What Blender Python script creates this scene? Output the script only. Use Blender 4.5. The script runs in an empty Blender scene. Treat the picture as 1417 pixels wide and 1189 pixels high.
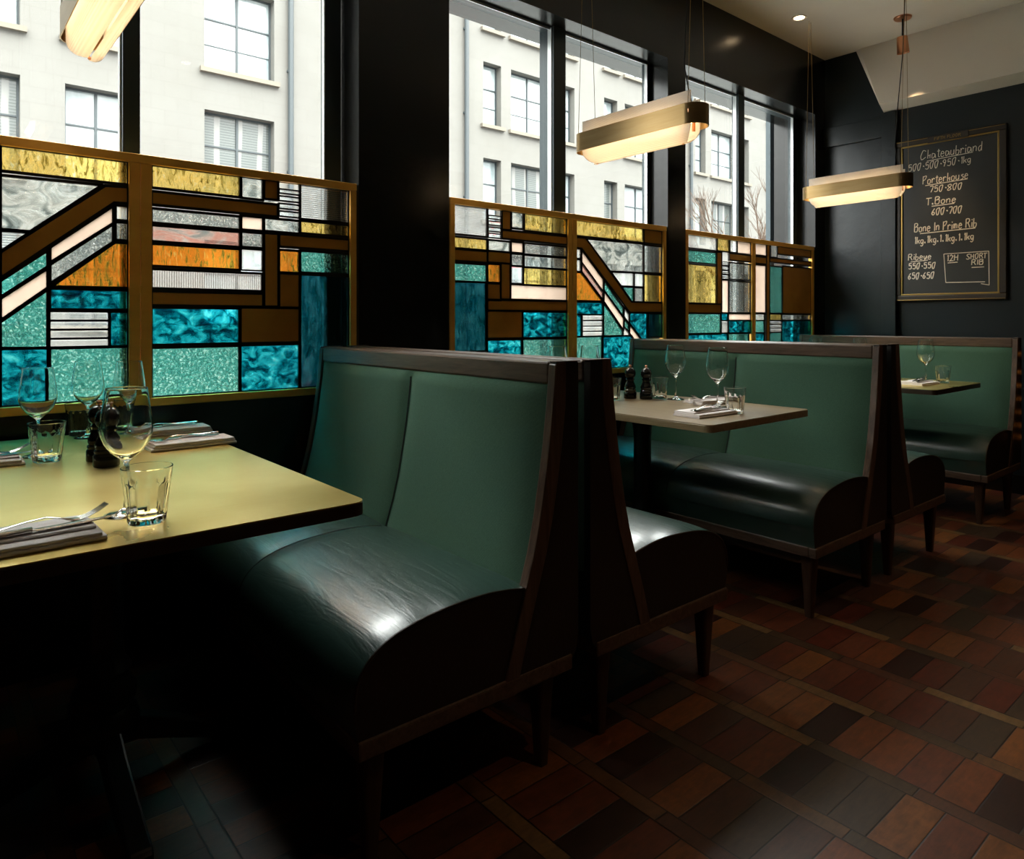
import bpy, bmesh, math, random
from mathutils import Vector, Matrix
random.seed(7)
C = bpy.context.scene.collection
PI = math.pi

# ------------------------------------------------------------------ helpers
def tag(o, label, cat, group=None, kind=None):
    o['label'] = label
    o['category'] = cat
    if group: o['group'] = group
    if kind: o['kind'] = kind
    return o

def obj(name, bm, mats, parent=None, smooth=False, bevel=0.0, seg=2, autosm=True):
    bmesh.ops.recalc_face_normals(bm, faces=bm.faces[:])
    me = bpy.data.meshes.new(name)
    bm.to_mesh(me); bm.free()
    if not isinstance(mats, (list, tuple)): mats = [mats]
    for m in mats: me.materials.append(m)
    o = bpy.data.objects.new(name, me)
    C.objects.link(o)
    if parent is not None: o.parent = parent
    if smooth:
        for p in me.polygons: p.use_smooth = True
        if autosm:
            try: me.set_sharp_from_angle(angle=math.radians(38))
            except Exception: pass
    if bevel:
        b = o.modifiers.new('bevel', 'BEVEL'); b.width = bevel; b.segments = seg; b.limit_method = 'ANGLE'
        b.angle_limit = math.radians(40)
    return o

def thing(name, label, cat, loc=(0, 0, 0), rz=0, group=None):
    o = bpy.data.objects.new(name, None); C.objects.link(o)
    o.location = loc; o.rotation_euler = (0, 0, rz)
    o.empty_display_size = .05
    return tag(o, label, cat, group)

def struct(name, bm, m, parent=None, **k):
    o = obj(name, bm, m, parent, **k)
    if parent is None: o['kind'] = 'structure'
    return o

def dup(root, loc, rz, label, group=None):
    r = root.copy(); C.objects.link(r); r.location = loc; r.rotation_euler = (0, 0, rz)
    r['label'] = label
    if group: r['group'] = group
    for ch in list(root.children):
        c = ch.copy(); C.objects.link(c); c.parent = r
        for g in list(ch.children):
            d = g.copy(); C.objects.link(d); d.parent = c
    return r

def box(bm, x0, x1, y0, y1, z0, z1, mi=0):
    v = [bm.verts.new(p) for p in ((x0,y0,z0),(x1,y0,z0),(x1,y1,z0),(x0,y1,z0),(x0,y0,z1),(x1,y0,z1),(x1,y1,z1),(x0,y1,z1))]
    for f in ((0,3,2,1),(4,5,6,7),(0,1,5,4),(1,2,6,5),(2,3,7,6),(3,0,4,7)):
        fc = bm.faces.new([v[i] for i in f]); fc.material_index = mi

def prism(bm, pts, a, b, axis='y', mi=0):
    """polygon pts extruded between a and b along an axis"""
    def mk(p, t):
        if axis == 'y': return (p[0], t, p[1])
        if axis == 'x': return (t, p[0], p[1])
        return (p[0], p[1], t)
    A = [bm.verts.new(mk(p, a)) for p in pts]; B = [bm.verts.new(mk(p, b)) for p in pts]
    n = len(pts)
    bm.faces.new(A).material_index = mi
    bm.faces.new(B[::-1]).material_index = mi
    for i in range(n):
        bm.faces.new((A[i], B[i], B[(i+1) % n], A[(i+1) % n])).material_index = mi

def lathe(bm, prof, n=32, cx=0, cy=0, cz=0, rf=None, mi=0):
    rings = []
    for r, z in prof:
        if r < 1e-6: rings.append([bm.verts.new((cx, cy, cz+z))])
        else:
            ring = []
            for i in range(n):
                a = 2*PI*i/n; rr = r if rf is None else rf(r, z, a)
                ring.append(bm.verts.new((cx+rr*math.cos(a), cy+rr*math.sin(a), cz+z)))
            rings.append(ring)
    for A, B in zip(rings, rings[1:]):
        if len(A) == 1 and len(B) == 1: continue
        for i in range(n):
            j = (i+1) % n
            if len(A) == 1: f = (A[0], B[j], B[i])
            elif len(B) == 1: f = (A[i], A[j], B[0])
            else: f = (A[i], A[j], B[j], B[i])
            bm.faces.new(f).material_index = mi

def tube(bm, pts, r, n=8, mi=0):
    """round tube through points; r a number or one per point"""
    pts = [Vector(p) for p in pts]
    R = r if isinstance(r, (list, tuple)) else [r]*len(pts)
    rings = []; up = None
    for i, p in enumerate(pts):
        d = (pts[min(i+1, len(pts)-1)] - pts[max(i-1, 0)]).normalized()
        if up is None: up = d.orthogonal().normalized()
        up = (up - d*up.dot(d)).normalized(); w = d.cross(up)
        rings.append([bm.verts.new(p + (up*math.cos(2*PI*k/n) + w*math.sin(2*PI*k/n))*R[i]) for k in range(n)])
    for A, B in zip(rings, rings[1:]):
        for i in range(n):
            bm.faces.new((A[i], A[(i+1) % n], B[(i+1) % n], B[i])).material_index = mi
    bm.faces.new(rings[0][::-1]).material_index = mi
    bm.faces.new(rings[-1]).material_index = mi

def rrect(x0, x1, y0, y1, r, n=6):
    out = []
    for cx, cy, a0 in ((x1-r, y0+r, -90), (x1-r, y1-r, 0), (x0+r, y1-r, 90), (x0+r, y0+r, 180)):
        for i in range(n+1):
            a = math.radians(a0+90*i/n); out.append((cx+r*math.cos(a), cy+r*math.sin(a)))
    return out

def BM(): return bmesh.new()

# ------------------------------------------------------------------ materials
def new_mat(name):
    m = bpy.data.materials.new(name); m.use_nodes = True
    nt = m.node_tree; nt.nodes.clear()
    out = nt.nodes.new('ShaderNodeOutputMaterial')
    return m, nt, out
def N(nt, t, **kw):
    n = nt.nodes.new(t)
    for k, v in kw.items(): setattr(n, k, v)
    return n
def setin(n, **kw):
    for k, v in kw.items(): n.inputs[k.replace('_', ' ')].default_value = v
    return n
def rgba(c): return (c[0], c[1], c[2], 1)
def ramp(nt, fac, stops, interp='LINEAR'):
    r = N(nt, 'ShaderNodeValToRGB'); r.color_ramp.interpolation = interp
    e = r.color_ramp.elements
    while len(e) > 1: e.remove(e[-1])
    e[0].position = stops[0][0]; e[0].color = rgba(stops[0][1])
    for p, c in stops[1:]:
        x = e.new(p); x.color = rgba(c)
    nt.links.new(fac, r.inputs[0]); return r.outputs[0]
def coords(nt, scale=(1, 1, 1), kind='Object'):
    t = N(nt, 'ShaderNodeTexCoord'); m = N(nt, 'ShaderNodeMapping'); m.inputs['Scale'].default_value = scale
    nt.links.new(t.outputs[kind], m.inputs[0]); return m.outputs[0]
def noise(nt, vec, scale, detail=3, rough=.5, dist=0):
    n = N(nt, 'ShaderNodeTexNoise'); setin(n, Scale=scale, Detail=detail, Roughness=rough, Distortion=dist)
    nt.links.new(vec, n.inputs['Vector']); return n.outputs['Fac']
def bump(nt, h, strength, dist=.01):
    b = N(nt, 'ShaderNodeBump'); setin(b, Strength=strength, Distance=dist)
    nt.links.new(h, b.inputs['Height']); return b.outputs[0]

def pbr(name, col, rough=.5, metal=0, spec=.5, var=None, vscale=8, vec=(1, 1, 1), bmp=0, bscale=60, bvec=None, coat=0, coat_rough=.1, rvar=0):
    m, nt, out = new_mat(name)
    p = N(nt, 'ShaderNodeBsdfPrincipled')
    p.inputs['Base Color'].default_value = rgba(col)
    setin(p, Roughness=rough, Metallic=metal)
    p.inputs['Specular IOR Level'].default_value = spec
    p.inputs['Coat Weight'].default_value = coat; p.inputs['Coat Roughness'].default_value = coat_rough
    if var is not None:
        v = coords(nt, vec); f = noise(nt, v, vscale, 5, .6, .3)
        c = ramp(nt, f, [(.3, col), (.7, var)])
        nt.links.new(c, p.inputs['Base Color'])
        if rvar:
            mr = N(nt, 'ShaderNodeMapRange'); setin(mr, To_Min=max(rough-rvar, .02), To_Max=rough+rvar)
            nt.links.new(f, mr.inputs[0]); nt.links.new(mr.outputs[0], p.inputs['Roughness'])
    if bmp:
        v = coords(nt, bvec or vec); f = noise(nt, v, bscale, 4, .6)
        nt.links.new(bump(nt, f, bmp), p.inputs['Normal'])
    nt.links.new(p.outputs[0], out.inputs[0])
    return m

def emit_mat(name, col, strength):
    m, nt, out = new_mat(name)
    e = N(nt, 'ShaderNodeEmission'); e.inputs[0].default_value = rgba(col); e.inputs[1].default_value = strength
    nt.links.new(e.outputs[0], out.inputs[0]); return m

def wood_mat(name, c1, c2, rough=.4, axis=1, spec=.5, scale=14):
    s = [14, 14, 14]; s[axis] = 1.2
    m, nt, out = new_mat(name)
    v = coords(nt, tuple(s))
    f = noise(nt, v, scale*.25, 6, .65, 1.2)
    c = ramp(nt, f, [(.25, c1), (.5, tuple((a+b)/2 for a, b in zip(c1, c2))), (.75, c2)])
    p = N(nt, 'ShaderNodeBsdfPrincipled'); setin(p, Roughness=rough); p.inputs['Specular IOR Level'].default_value = spec
    nt.links.new(c, p.inputs['Base Color']); nt.links.new(bump(nt, f, .12, .004), p.inputs['Normal'])
    nt.links.new(p.outputs[0], out.inputs[0]); return m

# light levels
LED = 15      # pendant tubes
DL = 20       # downlight watts
SPOTW = 38    # board spotlight
SKY = 25.0    # sky strength
FA = .112     # facade albedo
EXPO = 0.0
M = {}
M['paint'] = pbr('black_gloss_paint', (.010, .010, .009), .22, spec=.45, bmp=.10, bscale=9, rvar=0)
M['paint_blue'] = pbr('blue_black_gloss_paint', (.012, .017, .019), .3, spec=.5, bmp=.25, bscale=7)
M['ceil'] = pbr('ceiling_plaster', (.78, .71, .62), .85, var=(.74, .67, .58), vscale=1.5)
M['steel'] = pbr('slate_window_metal', (.032, .046, .052), .35, metal=.2, spec=.5)
M['outpier'] = pbr('grey_outer_pier', (.05, .07, .08), .6)
M['silver'] = pbr('silver_gasket', (.65, .68, .68), .3, metal=.6)
M['frame_br'] = pbr('bronzed_brass_frame', (.92, .46, .07), .36, metal=.4, var=(1, .56, .11), vscale=3, vec=(1, 1, 4), rvar=.06)
M['bronze'] = pbr('dark_bronze_glass', (.55, .25, .04), .12, metal=.3, var=(.72, .35, .06), vscale=4, bmp=.12, bscale=5)
M['came'] = pbr('lead_came', (.018, .014, .010), .45, metal=.4)
M['brass_top'] = pbr('brushed_brass_sheet', (.82, .60, .16), .29, metal=.9, var=(.95, .78, .32), vscale=3.0, vec=(1, 1, 1), bmp=.035, bscale=3, bvec=(1.5, 40, 1), rvar=.05)
M['edge_dark'] = pbr('dark_table_edge', (.035, .018, .008), .4)
M['brass'] = pbr('brushed_brass', (.32, .21, .09), .34, metal=1, var=(.38, .26, .12), vscale=4, vec=(1, 1, 12), bmp=.04, bscale=40)
M['wood'] = wood_mat('walnut_bench_frame', (.040, .022, .014), (.17, .105, .070), .36, 1)
M['wood_v'] = wood_mat('walnut_post', (.040, .022, .014), (.16, .095, .062), .36, 2)
M['wood_leg'] = wood_mat('walnut_leg', (.028, .012, .006), (.07, .032, .016), .35, 2)
M['oak'] = wood_mat('oak_tabletop', (.19, .13, .068), (.34, .25, .14), .30, 1)
M['iron'] = pbr('black_cast_iron', (.010, .009, .009), .3, metal=.3, bmp=.1, bscale=30)
M['dleather'] = pbr('dark_side_leather', (.014, .011, .008), .45, bmp=.15, bscale=90)
M['piping'] = pbr('brown_piping', (.03, .018, .01), .35)
M['thread'] = pbr('dark_seam', (.006, .010, .009), .6)
M['napkin'] = pbr('white_linen_napkin', (.86, .80, .78), .9, var=(.80, .74, .72), vscale=30, bmp=.3, bscale=300)
M['cutlery'] = pbr('polished_steel', (.62, .60, .57), .14, metal=1)
M['mill'] = pbr('black_lacquer', (.008, .008, .007), .16, spec=.6)
M['copper'] = pbr('copper_metal', (.70, .33, .18), .28, metal=1)
M['cord'] = pbr('black_cord', (.012, .012, .012), .6)
M['board'] = pbr('blackboard_slate', (.022, .023, .021), .42, var=(.030, .030, .027), vscale=4)
M['gilt'] = pbr('gilt_moulding', (.42, .28, .09), .3, metal=1)
M['dark_mould'] = pbr('dark_moulding', (.03, .02, .012), .4)
M['chalk'] = pbr('chalk_marker', (.88, .80, .66), .8)
M['street'] = pbr('pale_street', (.14, .145, .14), .9, var=(.11, .115, .11), vscale=.6)
M['sillstone'] = pbr('sill_stone', (.13, .115, .09), .8)
M['slate_frame'] = pbr('facade_window_frame', (.025, .034, .038), .5)
M['bark'] = pbr('bare_bark', (.07, .045, .03), .9)
M['amber'] = emit_mat('amber_glint_glow', (1, .30, .04), 1.2)

def fabric_mat():
    m, nt, out = new_mat('green_woven_fabric')
    v = coords(nt, (1, 1, 1))
    w1 = N(nt, 'ShaderNodeTexWave', wave_type='BANDS', bands_direction='Y'); setin(w1, Scale=150, Distortion=1.5, Detail=2)
    w2 = N(nt, 'ShaderNodeTexWave', wave_type='BANDS', bands_direction='Z'); setin(w2, Scale=150, Distortion=1.5, Detail=2)
    nt.links.new(v, w1.inputs[0]); nt.links.new(v, w2.inputs[0])
    mu = N(nt, 'ShaderNodeMath', operation='MULTIPLY'); nt.links.new(w1.outputs[1], mu.inputs[0]); nt.links.new(w2.outputs[1], mu.inputs[1])
    n = noise(nt, v, 260, 2, .6); ad = N(nt, 'ShaderNodeMath', operation='MULTIPLY_ADD'); ad.inputs[1].default_value = .7
    nt.links.new(n, ad.inputs[0]); nt.links.new(mu.outputs[0], ad.inputs[2])
    c = ramp(nt, ad.outputs[0], [(.2, (.036, .084, .056)), (.9, (.086, .172, .112))])
    p = N(nt, 'ShaderNodeBsdfPrincipled'); setin(p, Roughness=.9); p.inputs['Specular IOR Level'].default_value = .15
    p.inputs['Sheen Weight'].default_value = .25; p.inputs['Sheen Tint'].default_value = (.35, .6, .5, 1)
    nt.links.new(c, p.inputs['Base Color']); nt.links.new(bump(nt, ad.outputs[0], .35, .003), p.inputs['Normal'])
    nt.links.new(p.outputs[0], out.inputs[0]); return m
M['fabric'] = fabric_mat()

def leather_mat():
    m, nt, out = new_mat('dark_green_leather')
    v = coords(nt, (1, 1, 1)); v2 = coords(nt, (16, 2.2, 4))
    f = noise(nt, v, 220, 3, .6); g = noise(nt, v2, 2.2, 3, .55, .8)
    p = N(nt, 'ShaderNodeBsdfPrincipled'); p.inputs['Base Color'].default_value = (.022, .060, .048, 1)
    setin(p, Roughness=.3); p.inputs['Specular IOR Level'].default_value = .7
    mr = N(nt, 'ShaderNodeMapRange'); setin(mr, To_Min=.30, To_Max=.46); nt.links.new(g, mr.inputs[0]); nt.links.new(mr.outputs[0], p.inputs['Roughness'])
    b1 = N(nt, 'ShaderNodeBump'); setin(b1, Strength=.12, Distance=.002); nt.links.new(f, b1.inputs['Height'])
    b2 = N(nt, 'ShaderNodeBump'); setin(b2, Strength=.25, Distance=.012); nt.links.new(g, b2.inputs['Height'])
    p.inputs['Coat Weight'].default_value = .9; p.inputs['Coat Roughness'].default_value = .23
    nt.links.new(b1.outputs[0], b2.inputs['Normal']); nt.links.new(b2.outputs[0], p.inputs['Normal'])
    nt.links.new(p.outputs[0], out.inputs[0]); return m
M['leather'] = leather_mat()

def mth(nt, op, a, b=None, c=None):
    n = N(nt, 'ShaderNodeMath', operation=op)
    for i, x in enumerate((a, b, c)):
        if x is None: continue
        if isinstance(x, (int, float)): n.inputs[i].default_value = x
        else: nt.links.new(x, n.inputs[i])
    return n.outputs[0]

def floor_mat():
    """worn hardwood blocks: columns of short blocks divided by long strips"""
    m, nt, out = new_mat('worn_parquet_blocks')
    t = N(nt, 'ShaderNodeTexCoord'); s = N(nt, 'ShaderNodeSeparateXYZ'); nt.links.new(t.outputs['Object'], s.inputs[0])
    X, Y = s.outputs[0], s.outputs[1]
    PX = .262; SW = .046
    cx = mth(nt, 'DIVIDE', mth(nt, 'ADD', X, .062), PX); col = mth(nt, 'FLOOR', cx); fx = mth(nt, 'MULTIPLY', mth(nt, 'FRACT', cx), PX)
    strip = mth(nt, 'LESS_THAN', fx, SW)
    ln = mth(nt, 'ADD', mth(nt, 'MULTIPLY', strip, .252-.084), .084)
    off = mth(nt, 'ADD', mth(nt, 'MULTIPLY', col, .042), mth(nt, 'MULTIPLY', strip, .055))
    ry = mth(nt, 'DIVIDE', mth(nt, 'ADD', Y, off), ln); row = mth(nt, 'FLOOR', ry); fy = mth(nt, 'MULTIPLY', mth(nt, 'FRACT', ry), ln)
    # distance to joint
    xs = mth(nt, 'MINIMUM', mth(nt, 'ABSOLUTE', mth(nt, 'SUBTRACT', fx, SW)), mth(nt, 'MINIMUM', fx, mth(nt, 'SUBTRACT', PX, fx)))
    ys = mth(nt, 'MINIMUM', fy, mth(nt, 'SUBTRACT', ln, fy))
    dj = mth(nt, 'MINIMUM', xs, ys)
    idv = N(nt, 'ShaderNodeCombineXYZ'); nt.links.new(mth(nt, 'ADD', mth(nt, 'MULTIPLY', col, 2), strip), idv.inputs[0]); nt.links.new(row, idv.inputs[1])
    wn = N(nt, 'ShaderNodeTexWhiteNoise', noise_dimensions='2D'); nt.links.new(idv.outputs[0], wn.inputs['Vector'])
    c = ramp(nt, wn.outputs['Value'], [(0, (.034, .011, .007)), (.18, (.105, .022, .010)), (.34, (.16, .046, .014)), (.5, (.075, .026, .012)), (.62, (.20, .070, .018)), (.76, (.060, .034, .018)), (.88, (.13, .034, .013))], 'CONSTANT')
    cl = ramp(nt, wn.outputs['Value'], [(0, (.07, .04, .02)), (.3, (.13, .060, .022)), (.55, (.085, .030, .014)), (.9, (.17, .095, .035))], 'CONSTANT')
    mxs = N(nt, 'ShaderNodeMix', data_type='RGBA'); nt.links.new(strip, mxs.inputs['Factor']); nt.links.new(c, mxs.inputs[6]); nt.links.new(cl, mxs.inputs[7])
    mp = N(nt, 'ShaderNodeMapping'); mp.inputs['Scale'].default_value = (3, 14, 1); nt.links.new(t.outputs['Object'], mp.inputs[0])
    g = noise(nt, mp.outputs[0], 6, 6, .7, .6); g2 = noise(nt, t.outputs['Object'], 26, 5, .7)
    gr = ramp(nt, g, [(.3, (.65, .62, .6)), (.7, (1.25, 1.2, 1.15))])
    dr = ramp(nt, g2, [(.35, (.72, .72, .72)), (.6, (1.08, 1.08, 1.08))])
    m1 = N(nt, 'ShaderNodeMix', data_type='RGBA', blend_type='MULTIPLY'); m1.inputs['Factor'].default_value = 1
    nt.links.new(mxs.outputs[2], m1.inputs[6]); nt.links.new(gr, m1.inputs[7])
    m2 = N(nt, 'ShaderNodeMix', data_type='RGBA', blend_type='MULTIPLY'); m2.inputs['Factor'].default_value = 1
    nt.links.new(m1.outputs[2], m2.inputs[6]); nt.links.new(dr, m2.inputs[7])
    jn = mth(nt, 'LESS_THAN', dj, .0016)
    m3 = N(nt, 'ShaderNodeMix', data_type='RGBA'); nt.links.new(jn, m3.inputs['Factor']); nt.links.new(m2.outputs[2], m3.inputs[6]); m3.inputs[7].default_value = (.008, .005, .004, 1)
    p = N(nt, 'ShaderNodeBsdfPrincipled'); p.inputs['Specular IOR Level'].default_value = .5; p.inputs['Coat Weight'].default_value = .35; p.inputs['Coat Roughness'].default_value = .30
    nt.links.new(m3.outputs[2], p.inputs['Base Color'])
    mr = N(nt, 'ShaderNodeMapRange'); setin(mr, To_Min=.26, To_Max=.52); nt.links.new(g2, mr.inputs[0])
    rr = mth(nt, 'ADD', mr.outputs[0], mth(nt, 'MULTIPLY', wn.outputs['Value'], .08)); nt.links.new(rr, p.inputs['Roughness'])
    hh = mth(nt, 'MULTIPLY', mth(nt, 'MINIMUM', dj, .003), 300)
    hs = mth(nt, 'ADD', hh, mth(nt, 'MULTIPLY', g2, .35)); hs = mth(nt, 'ADD', hs, mth(nt, 'MULTIPLY', wn.outputs['Value'], .3))
    nt.links.new(bump(nt, hs, .35, .003), p.inputs['Normal'])
    nt.links.new(p.outputs[0], out.inputs[0]); return m
M['floor'] = floor_mat()

def clear_pane():
    m, nt, out = new_mat('clear_window_glass')
    tr = N(nt, 'ShaderNodeBsdfTransparent'); tr.inputs[0].default_value = (.97, .985, .98, 1)
    gl = N(nt, 'ShaderNodeBsdfGlossy'); setin(gl, Roughness=.02)
    lw = N(nt, 'ShaderNodeLayerWeight'); setin(lw, Blend=.5)
    pw = N(nt, 'ShaderNodeMath', operation='POWER'); pw.inputs[1].default_value = 5; nt.links.new(lw.outputs['Facing'], pw.inputs[0])
    fr = N(nt, 'ShaderNodeMath', operation='MULTIPLY_ADD'); fr.inputs[1].default_value = .6; fr.inputs[2].default_value = .02; nt.links.new(pw.outputs[0], fr.inputs[0])
    mx = N(nt, 'ShaderNodeMixShader'); nt.links.new(fr.outputs[0], mx.inputs[0]); nt.links.new(tr.outputs[0], mx.inputs[1]); nt.links.new(gl.outputs[0], mx.inputs[2])
    nt.links.new(mx.outputs[0], out.inputs[0]); return m
M['pane'] = clear_pane()

def drink_glass():
    m, nt, out = new_mat('clear_drinking_glass')
    g = N(nt, 'ShaderNodeBsdfGlass'); setin(g, Roughness=0.0, IOR=1.45); g.inputs[0].default_value = (.985, .99, .985, 1)
    nt.links.new(g.outputs[0], out.inputs[0]); return m
M['glass'] = drink_glass()

def art_glass(name, stops, tex, scale, refr=.25, rough=.08, bstr=.5, opal=0.0, vec=(1, 1, 1), dist=0.4):
    """coloured, textured sheet glass: stops give its tint across the thickness pattern"""
    m, nt, out = new_mat(name)
    v = coords(nt, vec)
    if tex == 'ham':                      # hammered dimples
        vo = N(nt, 'ShaderNodeTexVoronoi', feature='SMOOTH_F1'); setin(vo, Scale=scale, Randomness=1.0); vo.inputs['Smoothness'].default_value = .4
        w = N(nt, 'ShaderNodeTexNoise'); setin(w, Scale=scale*.5, Detail=2); nt.links.new(v, w.inputs['Vector'])
        vm = N(nt, 'ShaderNodeVectorMath', operation='MULTIPLY_ADD'); vm.inputs[1].default_value = (.03, .03, .03)
        nt.links.new(w.outputs['Color'], vm.inputs[0]); nt.links.new(v, vm.inputs[2])
        nt.links.new(vm.outputs[0], vo.inputs['Vector']); f = vo.outputs['Distance']
    elif tex == 'rib':
        wv = N(nt, 'ShaderNodeTexWave', wave_type='BANDS', bands_direction='Z' if vec[2] >= vec[0] else 'X'); setin(wv, Scale=scale)
        v = coords(nt, (1, 1, 1)); nt.links.new(v, wv.inputs[0]); f = wv.outputs[1]
    else:
        f = noise(nt, v, scale, 4, .6, dist)
    c = ramp(nt, f, stops)
    tr = N(nt, 'ShaderNodeBsdfTransparent'); nt.links.new(c, tr.inputs[0])
    rf = N(nt, 'ShaderNodeBsdfRefraction'); setin(rf, Roughness=rough, IOR=1.25); nt.links.new(c, rf.inputs[0])
    nb = bump(nt, f, bstr, .01); nt.links.new(nb, rf.inputs['Normal'])
    mx = N(nt, 'ShaderNodeMixShader'); mx.inputs[0].default_value = refr
    nt.links.new(tr.outputs[0], mx.inputs[1]); nt.links.new(rf.outputs[0], mx.inputs[2])
    cur = mx.outputs[0]
    if opal:
        tl = N(nt, 'ShaderNodeBsdfTranslucent'); nt.links.new(c, tl.inputs[0])
        m2 = N(nt, 'ShaderNodeMixShader'); m2.inputs[0].default_value = opal
        nt.links.new(cur, m2.inputs[1]); nt.links.new(tl.outputs[0], m2.inputs[2]); cur = m2.outputs[0]
    gl = N(nt, 'ShaderNodeBsdfGlossy'); setin(gl, Roughness=.12); nt.links.new(nb, gl.inputs['Normal'])
    m3 = N(nt, 'ShaderNodeMixShader'); m3.inputs[0].default_value = .05
    nt.links.new(cur, m3.inputs[1]); nt.links.new(gl.outputs[0], m3.inputs[2])
    nt.links.new(m3.outputs[0], out.inputs[0]); return m

SQ = lambda c: tuple(max(x, 0)**.5 for x in c)
G = {}
G['Y'] = art_glass('amber_yellow_streaky_glass', [(.32, SQ((.16, .10, .01))), (.40, SQ((.50, .34, .06))), (.49, SQ((1, .76, .26))), (.58, SQ((.95, .62, .13))), (.68, SQ((1, .92, .55)))], 'noise', 13, .3, .05, .6, vec=(6, 1, 1.6), dist=1.2)
G['O'] = art_glass('orange_streaky_glass', [(.33, SQ((.12, .08, .01))), (.41, SQ((.40, .26, .03))), (.49, SQ((.90, .30, .03))), (.58, SQ((.98, .26, .02))), (.68, SQ((1, .60, .14)))], 'noise', 14, .3, .05, .6, vec=(5, 1, 1.2), dist=1.2)
G['C'] = art_glass('clear_swirl_glass', [(.30, SQ((.12, .15, .15))), (.43, SQ((.50, .54, .52))), (.52, SQ((.98, .98, .94))), (.66, SQ((.55, .57, .54)))], 'noise', 11, .3, .06, .8, vec=(1, 1, 1.5), dist=1.2)
G['S'] = art_glass('rose_swirl_glass', [(.32, SQ((.35, .40, .40))), (.46, SQ((.85, .62, .56))), (.56, SQ((.90, .42, .34))), (.72, SQ((.85, .80, .76)))], 'noise', 6, .3, .06, .6, vec=(1, 1, 2.5), dist=1.5)
G['G'] = art_glass('clear_hammered_glass', [(.12, SQ((.98, .97, .92))), (.32, SQ((.80, .80, .76))), (.5, SQ((.36, .39, .38)))], 'ham', 120, .35, .05, .8)
G['T'] = art_glass('aqua_hammered_glass', [(.10, SQ((.95, 1.0, .95))), (.27, SQ((.42, .86, .74))), (.48, SQ((.06, .34, .29)))], 'ham', 100, .35, .05, .8)
G['B'] = art_glass('turquoise_wavy_glass', [(.34, SQ((.0, .020, .04))), (.44, SQ((.0, .11, .16))), (.52, SQ((.005, .34, .44))), (.60, SQ((.02, .55, .66))), (.70, SQ((.14, .92, 1.0)))], 'noise', 20, .35, .05, .8, vec=(1.1, 1, 1.5), dist=.7)
G['D'] = art_glass('deep_teal_glass', [(.35, SQ((.0, .03, .045))), (.55, SQ((.01, .09, .12))), (.75, SQ((.03, .20, .24)))], 'noise', 12, .3, .08, .5, vec=(4, 1, 1), dist=.6)
G['P'] = art_glass('peach_opal_glass', [(.3, SQ((.50, .37, .29))), (.7, SQ((.58, .44, .35)))], 'noise', 3, .1, .3, .1, opal=.45)
G['W'] = art_glass('milky_clear_glass', [(.3, SQ((.80, .84, .82))), (.7, SQ((.98, .98, .95)))], 'noise', 5, .3, .12, .2, opal=.1)
G['R'] = art_glass('ribbed_clear_glass', [(.15, SQ((.45, .47, .48))), (.5, SQ((.85, .86, .86))), (.85, SQ((.95, .95, .95)))], 'rib', 40, .4, .1, .5, vec=(1, 1, 1))
G['V'] = art_glass('reeded_rose_glass', [(.15, SQ((.42, .36, .34))), (.5, SQ((.74, .66, .62))), (.85, SQ((.86, .78, .74)))], 'rib', 40, .4, .1, .5, vec=(1, 1, .5))
G['K'] = art_glass('bevelled_clear_glass', [(.3, SQ((.80, .84, .86))), (.7, SQ((1, 1, 1)))], 'noise', 8, .5, .0, .1)
# ------------------------------------------------------------------ the room
# X runs along the window wall, Y towards it, floor at 0; window wall face Y=2.64, end wall X=5.4
WY = 2.64; GY = 2.80; EX = 5.40; CZ = 3.14; LZ = 2.69
bm = BM(); box(bm, -5, EX+.2, -3.2, 3.0, -.1, 0); struct('floor', bm, M['floor'])
bm = BM(); box(bm, -5, EX+.2, -3.2, 3.0, CZ, CZ+.1); struct('ceiling', bm, M['ceil'])
bm = BM(); box(bm, EX, EX+.2, -3.2, 3.0, 0, CZ); struct('wall_end', bm, M['paint_blue'])
bm = BM(); box(bm, -5.2, -5, -3.2, 3.0, 0, CZ); struct('wall_left', bm, M['paint'])
bm = BM(); box(bm, -5.2, EX+.2, -3.4, -3.2, 0, CZ); struct('wall_back', bm, M['paint'])
# window wall: dado under the screens, piers between them, lintel above
bm = BM()
box(bm, -5, EX, 2.650, 2.70, 0, .8158); box(bm, -5, EX, 2.70, 2.98, 0, .74)
box(bm, -5, EX, WY, 2.98, LZ, CZ)
for x0, x1 in ((-5, -.22), (1.388, 1.842), (3.437, 3.612), (5.247, EX)): box(bm, x0, x1, WY, 2.82 if x0 == 3.437 else 2.98, .74, LZ)
struct('wall_window', bm, M['paint'])
# dado panel moulding and end-wall pilaster strips
bm = BM()
for x0, x1 in ((1.37, 1.86),): box(bm, x0+.03, x1-.03, WY-.012, WY, .1, .78)
box(bm, -5, EX, WY-.015, WY, 0, .11)
struct('baseboard_window', bm, M['paint'])
bm = BM(); box(bm, EX-.015, EX, -3.2, WY-.02, 0, .12); struct('baseboard_end', bm, M['paint'])
bm = BM(); box(bm, EX-.05, EX, 2.10, 2.20, .12, 2.62); struct('trim_1', bm, M['paint_blue'], bevel=.004)
bm = BM(); box(bm, EX-.03, EX, 2.20, WY-.002, 2.45, 2.60); struct('trim_2', bm, M['paint_blue'], bevel=.004)
bm = BM(); box(bm, EX-.05, EX, 1.16, 1.30, .12, 2.62); struct('trim_3', bm, M['paint'], bevel=.004)
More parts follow.
